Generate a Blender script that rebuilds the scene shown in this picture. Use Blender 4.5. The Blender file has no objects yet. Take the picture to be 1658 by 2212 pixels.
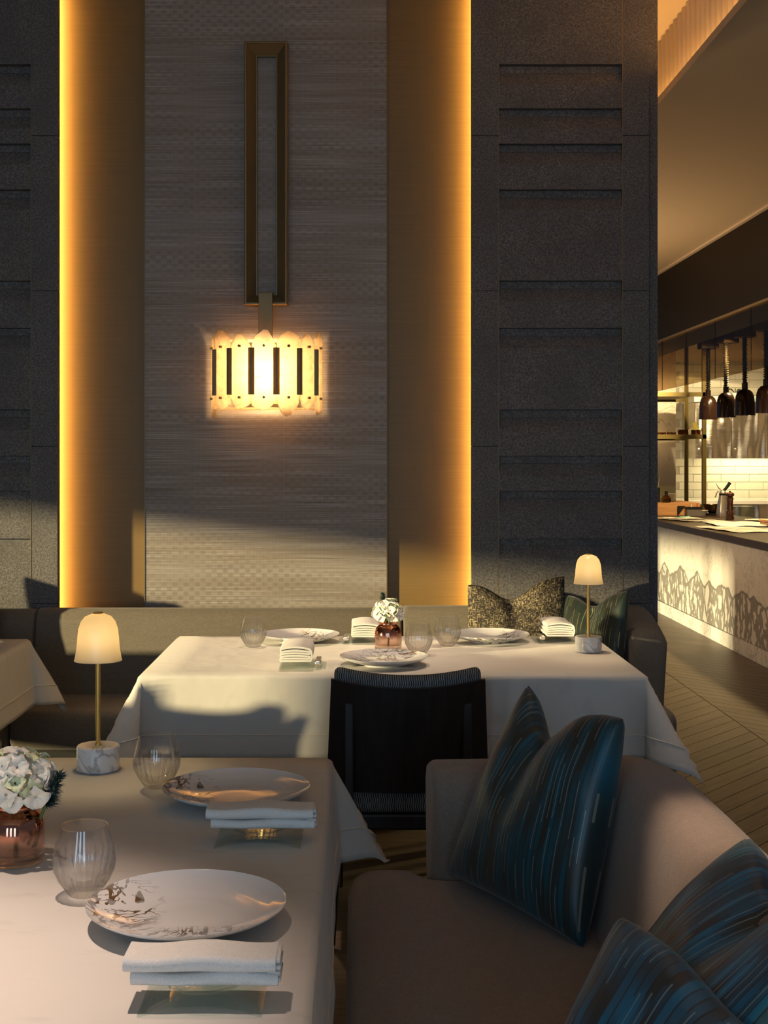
import bpy, bmesh, math, random
from mathutils import Vector, Matrix
random.seed(7)
scene = bpy.context.scene
COL = scene.collection
PI = math.pi

# ------------------------------------------------------------------ camera
cd = bpy.data.cameras.new('camera')
cam = bpy.data.objects.new('camera', cd); COL.objects.link(cam)
cam.location = (0, 0, 1.45); cam.rotation_euler = (PI / 2, 0, 0)
F = 2800.0
cd.sensor_fit = 'VERTICAL'; cd.sensor_height = 36.0; cd.sensor_width = 36.0 * 1658 / 2212
cd.lens = F / 2212 * 36.0
cd.shift_x = (829 - 770) / 2212.0
cd.shift_y = -(1106 - 990) / 2212.0
cd.clip_start = 0.05; cd.clip_end = 200
scene.camera = cam

# ------------------------------------------------------------------ world, sun, large lights, exposure
w = bpy.data.worlds.new('dusk_sky'); scene.world = w; w.use_nodes = True
bg = w.node_tree.nodes['Background']
bg.inputs[0].default_value = (0.60, 0.68, 0.90, 1); bg.inputs[1].default_value = 0.13
SUN = Vector((0.876, 0.481, -0.112)).normalized()
sd = bpy.data.lights.new('low_sun', 'SUN'); sd.energy = 9.0; sd.color = (1.0, 0.80, 0.42); sd.angle = math.radians(1.5)
so = bpy.data.objects.new('low_sun', sd); COL.objects.link(so)
so.rotation_euler = SUN.to_track_quat('-Z', 'Y').to_euler()
scene.view_settings.view_transform = 'Standard'; scene.view_settings.look = 'None'
scene.view_settings.exposure = 0.0; scene.view_settings.gamma = 1.0
scene.view_settings.use_curve_mapping = False

def area(name, loc, target, sx, sy, power, color):
    d = bpy.data.lights.new(name, 'AREA'); d.shape = 'RECTANGLE'; d.size = sx; d.size_y = sy; d.energy = power; d.color = color
    o = bpy.data.objects.new(name, d); COL.objects.link(o); o.location = loc
    o.rotation_euler = (Vector(target) - Vector(loc)).to_track_quat('-Z', 'Y').to_euler(); return o
def spot(name, loc, target, power, deg, blend, color, radius=0.04):
    d = bpy.data.lights.new(name, 'SPOT'); d.energy = power; d.spot_size = math.radians(deg); d.spot_blend = blend; d.color = color
    d.shadow_soft_size = radius
    o = bpy.data.objects.new(name, d); COL.objects.link(o); o.location = loc
    o.rotation_euler = (Vector(target) - Vector(loc)).to_track_quat('-Z', 'Y').to_euler(); return o
def point(name, loc, power, color, radius=0.02, parent=None):
    d = bpy.data.lights.new(name, 'POINT'); d.energy = power; d.color = color; d.shadow_soft_size = radius
    o = bpy.data.objects.new(name, d); COL.objects.link(o); o.location = loc
    if parent: o.parent = parent
    return o
# three tall blue fill lights added behind the camera for assumed, unbuilt windows
for k, x in enumerate((-2.6, -0.9, 0.8)):
    area('assumed_window_fill', (x, -4.0, 1.7), (x, 0, 1.45), 0.75, 2.4, 34, (0.46, 0.72, 1.0))
# ceiling downlights over the tables and seats, assumed from highlights and plate shadows
spot('assumed_downlight', (-0.75, 2.15, 3.55), (-0.82, 1.62, 0.75), 430, 35, 1.0, (1.0, 0.76, 0.62))
spot('assumed_downlight', (-0.30, 4.85, 3.55), (-0.32, 4.72, 0.75), 170, 40, 1.0, (1.0, 0.78, 0.58))
spot('assumed_downlight', (0.62, 4.85, 3.55), (0.6, 4.72, 0.75), 140, 38, 1.0, (1.0, 0.78, 0.56))
spot('assumed_downlight', (-0.30, 2.75, 3.55), (0.70, 2.28, 0.80), 400, 11, 1.0, (1.0, 0.74, 0.52))
# kitchen ceiling downlights behind the pass, assumed from the counter's floor shadow
for y, pw in ((8.3, 130), (10.3, 200), (12.3, 240)):
    spot('kitchen_downlight', (3.72, y, 2.45), (3.0, y, 0), pw, 120, 0.6, (1.0, 0.74, 0.34), 0.08)

spot('kitchen_downlight', (3.35, 14.2, 2.70), (3.4, 14.7, 0.9), 160, 130, 0.6, (1.0, 0.76, 0.42), 0.05)
spot('kitchen_downlight', (4.6, 15.4, 2.70), (4.7, 16.3, 0.9), 200, 140, 0.6, (1.0, 0.76, 0.42), 0.05)  # unseen lamp added to brighten the steel cabinets
spot('kitchen_downlight', (3.48, 11.9, 2.50), (3.35, 15.2, 1.45), 260, 50, 0.8, (1.0, 0.76, 0.42), 0.05)  # unseen spot added to brighten the marble slab wall
# unseen area light added beyond the stone piers to brighten the lowered ceiling
area('added_far_room_light', (0.4, 10.5, 1.6), (1.9, 9.5, 3.2), 1.2, 0.5, 60, (1.0, 0.66, 0.34))
# ------------------------------------------------------------------ materials
def new_mat(name):
    m = bpy.data.materials.new(name); m.use_nodes = True
    return m, m.node_tree.nodes, m.node_tree.links, m.node_tree.nodes['Principled BSDF']
def plain(name, col, rough=0.6, metal=0.0, spec=0.5, coat=0.0, sheen=0.0):
    m, n, l, p = new_mat(name)
    p.inputs['Base Color'].default_value = (*col, 1); p.inputs['Roughness'].default_value = rough
    p.inputs['Metallic'].default_value = metal; p.inputs['Specular IOR Level'].default_value = spec
    p.inputs['Coat Weight'].default_value = coat; p.inputs['Sheen Weight'].default_value = sheen
    return m
def coord(n, l, scale=(1, 1, 1), rot=(0, 0, 0), out='Object'):
    t = n.new('ShaderNodeTexCoord'); mp = n.new('ShaderNodeMapping')
    mp.inputs['Scale'].default_value = scale; mp.inputs['Rotation'].default_value = rot
    l.new(t.outputs[out], mp.inputs['Vector']); return mp.outputs['Vector']
def noise(n, l, vec, scale, detail=3, rough=0.55, dist=0.0):
    t = n.new('ShaderNodeTexNoise'); t.inputs['Scale'].default_value = scale; t.inputs['Detail'].default_value = detail
    t.inputs['Roughness'].default_value = rough; t.inputs['Distortion'].default_value = dist
    if vec is not None: l.new(vec, t.inputs['Vector'])
    return t.outputs['Fac']
def ramp(n, l, fac, stops, interp='LINEAR'):
    r = n.new('ShaderNodeValToRGB'); r.color_ramp.interpolation = interp
    e = r.color_ramp.elements
    while len(e) < len(stops): e.new(0.5)
    for k, (pos, c) in enumerate(stops):
        e[k].position = pos
        e[k].color = (*c, 1) if not isinstance(c, (int, float)) else (c, c, c, 1)
    l.new(fac, r.inputs['Fac']); return r.outputs['Color']
def mix(n, l, fac, a, b, mode='MIX'):
    x = n.new('ShaderNodeMix'); x.data_type = 'RGBA'; x.blend_type = mode
    def put(sock, v):
        if isinstance(v, bpy.types.NodeSocket): l.new(v, sock)
        elif isinstance(v, (int, float)): sock.default_value = v
        else: sock.default_value = (*v, 1)
    put(x.inputs[0], fac); put(x.inputs[6], a); put(x.inputs[7], b)
    return x.outputs[2]
def math_n(n, l, op, a, b=None, c=None):
    x = n.new('ShaderNodeMath'); x.operation = op
    for i, v in enumerate((a, b, c)):
        if v is None: continue
        if isinstance(v, bpy.types.NodeSocket): l.new(v, x.inputs[i])
        else: x.inputs[i].default_value = v
    return x.outputs[0]
def bump(n, l, p, h, strength=0.2, dist=0.01):
    b = n.new('ShaderNodeBump'); b.inputs['Strength'].default_value = strength; b.inputs['Distance'].default_value = dist
    l.new(h, b.inputs['Height']); l.new(b.outputs['Normal'], p.inputs['Normal'])
def sep(n, l, vec):
    s = n.new('ShaderNodeSeparateXYZ'); l.new(vec, s.inputs[0]); return s.outputs

def m_stone():
    m, n, l, p = new_mat('dark_grey_limestone')
    v = coord(n, l)
    a = noise(n, l, v, 130, 4, 0.7); b = noise(n, l, v, 6, 4); c = noise(n, l, v, 55, 2)
    col = ramp(n, l, a, [(0.36, (0.060, 0.055, 0.052)), (0.52, (0.145, 0.133, 0.126)), (0.7, (0.26, 0.242, 0.228))])
    col = mix(n, l, ramp(n, l, b, [(0.35, 0.0), (0.7, 0.55)]), col, (0.085, 0.078, 0.075))
    col = mix(n, l, ramp(n, l, c, [(0.78, 0.0), (0.83, 0.5)]), col, (0.3, 0.29, 0.27))
    l.new(col, p.inputs['Base Color']); p.inputs['Roughness'].default_value = 0.72
    bump(n, l, p, a, 0.35, 0.004); return m
def m_gold():
    m, n, l, p = new_mat('gold_wallcovering')
    v = coord(n, l, (3, 3, 260)); a = noise(n, l, v, 1.0, 3)
    l.new(ramp(n, l, a, [(0.3, (0.195, 0.118, 0.034)), (0.7, (0.225, 0.138, 0.042))]), p.inputs['Base Color'])
    p.inputs['Roughness'].default_value = 0.5; bump(n, l, p, a, 0.08, 0.003); return m
def m_grass():
    m, n, l, p = new_mat('woven_grasscloth')
    v = coord(n, l); s = sep(n, l, v)
    fine = noise(n, l, coord(n, l, (2.6, 1, 420)), 1.0, 2)
    band = noise(n, l, coord(n, l, (1.2, 1, 26)), 1.0, 3, 0.6, 0.4)
    big = noise(n, l, coord(n, l, (0.35, 1, 5)), 1.0, 2)
    wx = math_n(n, l, 'SINE', math_n(n, l, 'MULTIPLY', s[0], 122.0))
    wz = math_n(n, l, 'SINE', math_n(n, l, 'MULTIPLY', s[2], 150.0))
    chk = math_n(n, l, 'MULTIPLY_ADD', math_n(n, l, 'MULTIPLY', wx, wz), 0.5, 0.5)
    patch = ramp(n, l, noise(n, l, coord(n, l, (1.0, 1, 6.5)), 1.0, 2), [(0.40, 0.0), (0.62, 0.50)])
    col = ramp(n, l, fine, [(0.30, (0.13, 0.105, 0.085)), (0.5, (0.27, 0.23, 0.20)), (0.72, (0.50, 0.45, 0.40))])
    col = mix(n, l, ramp(n, l, band, [(0.42, 0.0), (0.68, 0.75)]), col, (0.20, 0.150, 0.105))
    col = mix(n, l, ramp(n, l, big, [(0.45, 0.0), (0.75, 0.35)]), col, (0.40, 0.38, 0.37))
    col = mix(n, l, math_n(n, l, 'MULTIPLY', patch, ramp_bw(n, l, chk, 0.45, 0.72)), col, (0.17, 0.125, 0.085))
    vth = math_n(n, l, 'SINE', math_n(n, l, 'MULTIPLY', s[0], 1150.0))
    col = mix(n, l, ramp_bw(n, l, vth, 0.55, 1.0, 0.28), col, (0.5, 0.44, 0.36))
    l.new(col, p.inputs['Base Color']); p.inputs['Roughness'].default_value = 0.55
    bump(n, l, p, fine, 0.3, 0.004); return m
def ramp_bw(n, l, fac, a, b, hi=1.0):
    x = n.new('ShaderNodeMapRange'); x.inputs[1].default_value = a; x.inputs[2].default_value = b; x.inputs[4].default_value = hi
    l.new(fac, x.inputs[0]); return x.outputs[0]
def m_fabric(name, a, b, sc=420, sheen=0.2, streak=(1, 1, 1)):
    m, n, l, p = new_mat(name)
    v = coord(n, l, streak); t = noise(n, l, v, sc, 2); g = noise(n, l, v, sc * 0.12, 3)
    col = ramp(n, l, t, [(0.3, a), (0.7, b)])
    col = mix(n, l, ramp(n, l, g, [(0.4, 0.0), (0.7, 0.35)]), col, a)
    l.new(col, p.inputs['Base Color']); p.inputs['Roughness'].default_value = 0.85; p.inputs['Sheen Weight'].default_value = sheen
    bump(n, l, p, t, 0.25, 0.003); return m
def m_cloth():
    m, n, l, p = new_mat('ivory_damask_linen')
    v = coord(n, l); t = noise(n, l, v, 520, 2); g = noise(n, l, coord(n, l, (9, 30, 9)), 1.0, 2)
    col = ramp(n, l, g, [(0.60, (0.66, 0.62, 0.56)), (0.72, (0.61, 0.57, 0.51))])
    l.new(col, p.inputs['Base Color']); p.inputs['Roughness'].default_value = 0.7; p.inputs['Sheen Weight'].default_value = 0.15
    big = noise(n, l, v, 9, 2)
    h = math_n(n, l, 'MULTIPLY_ADD', t, 0.05, big)
    bump(n, l, p, h, 0.18, 0.02); return m
def m_teal(name, teal, dark, thread, gloss=0.33):
    m, n, l, p = new_mat(name)
    tc = n.new('ShaderNodeTexCoord'); s = sep(n, l, tc.outputs['UV'])
    us = math_n(n, l, 'MULTIPLY', s[0], 36.0); sid = math_n(n, l, 'FLOOR', us); fr = math_n(n, l, 'FRACT', us)
    wn = n.new('ShaderNodeTexWhiteNoise'); wn.noise_dimensions = '1D'; l.new(sid, wn.inputs['W'])
    cmb = n.new('ShaderNodeCombineXYZ'); l.new(math_n(n, l, 'MULTIPLY', sid, 7.31), cmb.inputs[0])
    l.new(math_n(n, l, 'MULTIPLY_ADD', s[1], 3.2, math_n(n, l, 'MULTIPLY', wn.outputs['Value'], 9.0)), cmb.inputs[1])
    dash = noise(n, l, cmb.outputs[0], 1.0, 0)
    body = ramp(n, l, noise(n, l, cmb.outputs[0], 0.72, 1), [(0.36, dark), (0.50, tuple(0.5 * (x + y) for x, y in zip(teal, dark))), (0.62, teal)])
    line = math_n(n, l, 'MULTIPLY', math_n(n, l, 'LESS_THAN', math_n(n, l, 'ABSOLUTE', math_n(n, l, 'SUBTRACT', fr, 0.5)), 0.075),
                  math_n(n, l, 'GREATER_THAN', dash, 0.53))
    groove = math_n(n, l, 'MULTIPLY', math_n(n, l, 'LESS_THAN', fr, 0.16), math_n(n, l, 'LESS_THAN', dash, 0.58))
    col = mix(n, l, math_n(n, l, 'MULTIPLY', groove, 0.75), body, (0.018, 0.015, 0.012))
    col = mix(n, l, math_n(n, l, 'MULTIPLY', line, 0.8), col, thread)
    l.new(col, p.inputs['Base Color']); p.inputs['Metallic'].default_value = 0.15; p.inputs['Roughness'].default_value = gloss + 0.06
    p.inputs['Sheen Weight'].default_value = 0.2
    bump(n, l, p, math_n(n, l, 'SUBTRACT', line, groove), 0.25, 0.003); return m
def m_tweed():
    m, n, l, p = new_mat('gold_brown_tweed')
    tc = n.new('ShaderNodeTexCoord')
    def mp(sc):
        x = n.new('ShaderNodeMapping'); x.inputs['Scale'].default_value = sc; l.new(tc.outputs['UV'], x.inputs['Vector']); return x.outputs[0]
    a = noise(n, l, mp((22, 100, 1)), 1.0, 2); b = noise(n, l, mp((100, 22, 1)), 1.0, 2); c = noise(n, l, mp((5, 5, 1)), 1.0, 2)
    h = math_n(n, l, 'MAXIMUM', a, b)
    h2 = math_n(n, l, 'MULTIPLY_ADD', c, 0.25, h)
    l.new(ramp(n, l, h2, [(0.60, (0.015, 0.012, 0.010)), (0.70, (0.10, 0.075, 0.042)), (0.80, (0.42, 0.34, 0.21))]), p.inputs['Base Color'])
    p.inputs['Roughness'].default_value = 0.8; bump(n, l, p, h, 0.6, 0.01); return m
def m_stripe(name):
    m, n, l, p = new_mat(name)
    v = coord(n, l); s = sep(n, l, v)
    row = math_n(n, l, 'FLOOR', math_n(n, l, 'MULTIPLY', s[2], 60.0))
    off = math_n(n, l, 'MULTIPLY', math_n(n, l, 'FRACT', math_n(n, l, 'MULTIPLY', row, 0.5)), 0.6)
    k = math_n(n, l, 'FRACT', math_n(n, l, 'MULTIPLY_ADD', s[0], 145.0, off))
    j = noise(n, l, coord(n, l, (140, 30, 60)), 1.0, 1)
    f = math_n(n, l, 'GREATER_THAN', math_n(n, l, 'MULTIPLY_ADD', j, 0.5, k), 0.75)
    l.new(mix(n, l, f, (0.030, 0.028, 0.028), (0.25, 0.24, 0.225)), p.inputs['Base Color'])
    p.inputs['Roughness'].default_value = 0.85; return m
def m_wood(name, a, b, along=(1, 18, 18), rough=0.45, rand=0.35):
    m, n, l, p = new_mat(name)
    v = coord(n, l, along); oi = n.new('ShaderNodeObjectInfo')
    off = n.new('ShaderNodeVectorMath'); off.operation = 'MULTIPLY_ADD'
    l.new(oi.outputs['Random'], off.inputs[0]); off.inputs[1].default_value = (37, 51, 23); l.new(v, off.inputs[2])
    t = noise(n, l, off.outputs[0], 2.2, 5, 0.6, 0.8)
    col = ramp(n, l, t, [(0.3, a), (0.68, b)])
    col = mix(n, l, math_n(n, l, 'MULTIPLY', oi.outputs['Random'], rand), col, a)
    l.new(col, p.inputs['Base Color']); p.inputs['Roughness'].default_value = rough
    bump(n, l, p, t, 0.12, 0.004); return m
def m_marble(name, base=(0.80, 0.78, 0.74), vein=(0.30, 0.29, 0.28), scale=7.0, stretch=(1, 1, 1), rough=0.25, width=0.035):
    m, n, l, p = new_mat(name)
    v = coord(n, l, stretch, (0.3, 0.5, 0.2)); t = noise(n, l, v, scale, 5, 0.55, 1.4)
    d = math_n(n, l, 'ABSOLUTE', math_n(n, l, 'SUBTRACT', t, 0.5))
    g = noise(n, l, v, scale * 0.5, 2)
    f = math_n(n, l, 'MULTIPLY', ramp(n, l, d, [(0.0, 1.0), (width, 0.0)]), ramp(n, l, g, [(0.4, 0.15), (0.6, 1.0)]))
    l.new(mix(n, l, f, base, vein), p.inputs['Base Color']); p.inputs['Roughness'].default_value = rough; return m
def m_counter_marble():
    m, n, l, p = new_mat('bookmatched_calacatta_marble')
    v = coord(n, l); s = sep(n, l, v)
    # a jagged ridge line in every slab: brecciated grey below it, clean white above
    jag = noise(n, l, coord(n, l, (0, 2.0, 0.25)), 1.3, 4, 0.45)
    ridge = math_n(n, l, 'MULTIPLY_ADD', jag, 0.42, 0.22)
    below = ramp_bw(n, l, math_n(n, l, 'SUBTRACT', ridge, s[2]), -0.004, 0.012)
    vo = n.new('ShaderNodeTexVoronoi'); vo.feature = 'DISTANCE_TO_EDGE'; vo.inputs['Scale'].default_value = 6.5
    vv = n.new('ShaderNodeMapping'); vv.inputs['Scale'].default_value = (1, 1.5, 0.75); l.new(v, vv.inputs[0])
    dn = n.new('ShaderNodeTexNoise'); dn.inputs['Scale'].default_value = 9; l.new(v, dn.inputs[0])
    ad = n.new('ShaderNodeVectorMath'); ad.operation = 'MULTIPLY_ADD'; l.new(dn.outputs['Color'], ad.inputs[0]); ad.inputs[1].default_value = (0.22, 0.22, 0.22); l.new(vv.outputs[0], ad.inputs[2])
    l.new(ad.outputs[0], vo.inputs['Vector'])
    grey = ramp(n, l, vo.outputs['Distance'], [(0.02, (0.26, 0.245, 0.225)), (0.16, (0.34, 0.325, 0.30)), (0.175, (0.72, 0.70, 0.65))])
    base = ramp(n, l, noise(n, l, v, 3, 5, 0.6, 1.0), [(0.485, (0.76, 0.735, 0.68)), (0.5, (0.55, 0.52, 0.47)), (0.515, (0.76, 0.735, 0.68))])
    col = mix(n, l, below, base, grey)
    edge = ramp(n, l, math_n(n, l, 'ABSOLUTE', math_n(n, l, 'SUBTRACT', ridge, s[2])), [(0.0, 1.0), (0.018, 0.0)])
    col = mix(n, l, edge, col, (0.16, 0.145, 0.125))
    l.new(col, p.inputs['Base Color']); p.inputs['Roughness'].default_value = 0.3; return m
def m_glass(name, tint=(1, 1, 1), clear=0.5, rough=0.0):
    m, n, l, p = new_mat(name); n.remove(p)
    g = n.new('ShaderNodeBsdfGlass'); g.inputs['Color'].default_value = (*tint, 1); g.inputs['IOR'].default_value = 1.48; g.inputs['Roughness'].default_value = rough
    t = n.new('ShaderNodeBsdfTransparent'); t.inputs['Color'].default_value = (*tint, 1)
    x = n.new('ShaderNodeMixShader'); x.inputs[0].default_value = clear
    l.new(g.outputs[0], x.inputs[1]); l.new(t.outputs[0], x.inputs[2]); l.new(x.outputs[0], n['Material Output'].inputs[0]); return m
def m_thin(name, tint, z0=None, z1=None, cut=0.5):
    """clear thin glass: see-through with a grazing reflection; below z1 the cut crystal also refracts"""
    m, n, l, p = new_mat(name); n.remove(p)
    t = n.new('ShaderNodeBsdfTransparent'); t.inputs['Color'].default_value = (*tint, 1)
    g = n.new('ShaderNodeBsdfGlossy'); g.inputs['Roughness'].default_value = 0.015
    lw = n.new('ShaderNodeLayerWeight'); lw.inputs['Blend'].default_value = 0.5
    fac = math_n(n, l, 'MULTIPLY_ADD', math_n(n, l, 'POWER', lw.outputs['Facing'], 3.0), 0.34, 0.045)
    x = n.new('ShaderNodeMixShader'); l.new(fac, x.inputs[0]); l.new(t.outputs[0], x.inputs[1]); l.new(g.outputs[0], x.inputs[2])
    out = x
    if z0 is not None:
        gl = n.new('ShaderNodeBsdfGlass'); gl.inputs['Color'].default_value = (*tint, 1); gl.inputs['IOR'].default_value = 1.5
        s = sep(n, l, coord(n, l)); f = ramp_bw(n, l, s[2], z1, z0, cut)
        y = n.new('ShaderNodeMixShader'); l.new(f, y.inputs[0]); l.new(x.outputs[0], y.inputs[1]); l.new(gl.outputs[0], y.inputs[2]); out = y
    l.new(out.outputs[0], n['Material Output'].inputs[0]); return m
def m_pane(name, tint, refl=0.12):
    m, n, l, p = new_mat(name); n.remove(p)
    t = n.new('ShaderNodeBsdfTransparent'); t.inputs['Color'].default_value = (*tint, 1)
    g = n.new('ShaderNodeBsdfGlossy'); g.inputs['Roughness'].default_value = 0.02
    x = n.new('ShaderNodeMixShader'); x.inputs[0].default_value = refl
    l.new(t.outputs[0], x.inputs[1]); l.new(g.outputs[0], x.inputs[2]); l.new(x.outputs[0], n['Material Output'].inputs[0]); return m
def m_emit(name, col, strength):
    m, n, l, p = new_mat(name); p.inputs['Base Color'].default_value = (*col, 1)
    p.inputs['Emission Color'].default_value = (*col, 1); p.inputs['Emission Strength'].default_value = strength; return m
def m_shade(name, col, trans=0.7, clear=0.0, vein=False):
    m, n, l, p = new_mat(name); n.remove(p)
    d = n.new('ShaderNodeBsdfDiffuse'); t = n.new('ShaderNodeBsdfTranslucent'); x = n.new('ShaderNodeMixShader'); x.inputs[0].default_value = trans
    a = n.new('ShaderNodeMixShader'); e = n.new('ShaderNodeBsdfTransparent'); a.inputs[0].default_value = clear; e.inputs[0].default_value = (*col, 1)
    gl = n.new('ShaderNodeBsdfGlossy'); gl.inputs['Roughness'].default_value = 0.25
    y = n.new('ShaderNodeMixShader'); y.inputs[0].default_value = 0.05
    c = None
    if vein:
        v = coord(n, l); f = noise(n, l, v, 16, 5, 0.65, 1.6); q = noise(n, l, v, 70, 3)
        c = ramp(n, l, f, [(0.28, tuple(0.72 * k for k in col)), (0.5, col), (0.75, tuple(min(1, 1.1 * k) for k in col))])
        c = mix(n, l, ramp(n, l, q, [(0.62, 0.0), (0.7, 0.4)]), c, tuple(0.6 * k for k in col))
    for s in (d, t):
        s.inputs[0].default_value = (*col, 1)
        if c is not None: l.new(c, s.inputs[0])
    if c is not None: l.new(c, e.inputs[0])
    l.new(d.outputs[0], x.inputs[1]); l.new(t.outputs[0], x.inputs[2]); l.new(x.outputs[0], y.inputs[1]); l.new(gl.outputs[0], y.inputs[2])
    l.new(y.outputs[0], a.inputs[1]); l.new(e.outputs[0], a.inputs[2]); l.new(a.outputs[0], n['Material Output'].inputs[0]); return m
def m_plate():
    m, n, l, p = new_mat('glazed_porcelain_with_marbled_print')
    v = coord(n, l); s = sep(n, l, v)
    a = noise(n, l, coord(n, l, (1, 0.6, 1)), 9, 3, 0.5, 3.0); d = math_n(n, l, 'ABSOLUTE', math_n(n, l, 'SUBTRACT', a, 0.5))
    band = ramp(n, l, d, [(0.0, 1.0), (0.022, 1.0), (0.03, 0.0)])
    b = noise(n, l, coord(n, l, (0.55, 1.3, 1)), 15, 2, 0.5, 2.5); d2 = math_n(n, l, 'ABSOLUTE', math_n(n, l, 'SUBTRACT', b, 0.52))
    fine = ramp(n, l, d2, [(0.0, 1.0), (0.012, 1.0), (0.02, 0.0)])
    # the print sweeps in a crescent along one side and across the well
    cx = math_n(n, l, 'ADD', s[0], 0.105); cy = math_n(n, l, 'ADD', s[1], -0.01)
    r1 = math_n(n, l, 'SQRT', math_n(n, l, 'ADD', math_n(n, l, 'MULTIPLY', cx, cx), math_n(n, l, 'MULTIPLY', cy, math_n(n, l, 'MULTIPLY', cy, 0.35))))
    k1 = ramp_bw(n, l, r1, 0.075, 0.045)
    dx = math_n(n, l, 'ADD', s[0], -0.02); dy = math_n(n, l, 'ADD', s[1], 0.085)
    r2 = math_n(n, l, 'SQRT', math_n(n, l, 'ADD', math_n(n, l, 'MULTIPLY', dx, math_n(n, l, 'MULTIPLY', dx, 0.22)), math_n(n, l, 'MULTIPLY', dy, dy)))
    k2 = ramp_bw(n, l, r2, 0.05, 0.03)
    f = math_n(n, l, 'MINIMUM', math_n(n, l, 'ADD', math_n(n, l, 'MULTIPLY', k1, math_n(n, l, 'MAXIMUM', band, fine)), math_n(n, l, 'MULTIPLY', k2, math_n(n, l, 'MAXIMUM', band, fine))), 1.0)
    tone = mix(n, l, ramp(n, l, noise(n, l, v, 30, 1), [(0.52, 0.0), (0.6, 1.0)]), (0.33, 0.31, 0.29), (0.15, 0.085, 0.035))
    l.new(mix(n, l, f, (0.78, 0.77, 0.76), tone), p.inputs['Base Color'])
    p.inputs['Roughness'].default_value = 0.12; p.inputs['Coat Weight'].default_value = 0.6; p.inputs['Coat Roughness'].default_value = 0.05; return m
def m_vase():
    m, n, l, p = new_mat('copper_mirrored_rose_glass'); n.remove(p)
    v = coord(n, l); s = sep(n, l, v)
    f = ramp_bw(n, l, math_n(n, l, 'MULTIPLY_ADD', noise(n, l, v, 30, 2), 0.012, s[2]), 0.048, 0.082)
    g = n.new('ShaderNodeBsdfGlass'); g.inputs[0].default_value = (0.98, 0.90, 0.86, 1); g.inputs['IOR'].default_value = 1.45
    t = n.new('ShaderNodeBsdfTransparent'); t.inputs[0].default_value = (0.97, 0.86, 0.82, 1)
    x = n.new('ShaderNodeMixShader'); x.inputs[0].default_value = 0.5; l.new(g.outputs[0], x.inputs[1]); l.new(t.outputs[0], x.inputs[2])
    c = n.new('ShaderNodeBsdfGlossy'); c.inputs[0].default_value = (0.62, 0.27, 0.17, 1); c.inputs['Roughness'].default_value = 0.06
    y = n.new('ShaderNodeMixShader'); l.new(f, y.inputs[0]); l.new(x.outputs[0], y.inputs[1]); l.new(c.outputs[0], y.inputs[2])
    l.new(y.outputs[0], n['Material Output'].inputs[0]); return m
def m_steel():
    m, n, l, p = new_mat('brushed_stainless_steel')
    v = coord(n, l, (1, 1, 260)); a = noise(n, l, v, 1.0, 2); wv = noise(n, l, coord(n, l, (5.5, 1, 1.6)), 1.0, 1)
    p.inputs['Base Color'].default_value = (0.60, 0.55, 0.46, 1); p.inputs['Metallic'].default_value = 1.0; p.inputs['Roughness'].default_value = 0.24
    h = math_n(n, l, 'MULTIPLY_ADD', a, 0.02, wv); bump(n, l, p, h, 0.35, 0.25); return m
def m_print():
    m, n, l, p = new_mat('printed_newsprint')
    v = coord(n, l); s = sep(n, l, v)
    ln = math_n(n, l, 'GREATER_THAN', math_n(n, l, 'FRACT', math_n(n, l, 'MULTIPLY', s[1], 60.0)), 0.5)
    b = math_n(n, l, 'GREATER_THAN', noise(n, l, coord(n, l, (160, 14, 1)), 1.0, 2), 0.47)
    k = math_n(n, l, 'GREATER_THAN', noise(n, l, v, 9, 1), 0.5)
    l.new(mix(n, l, math_n(n, l, 'MULTIPLY', math_n(n, l, 'MULTIPLY', ln, b), k), (0.78, 0.74, 0.66), (0.05, 0.045, 0.04)), p.inputs['Base Color']); return m

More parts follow.
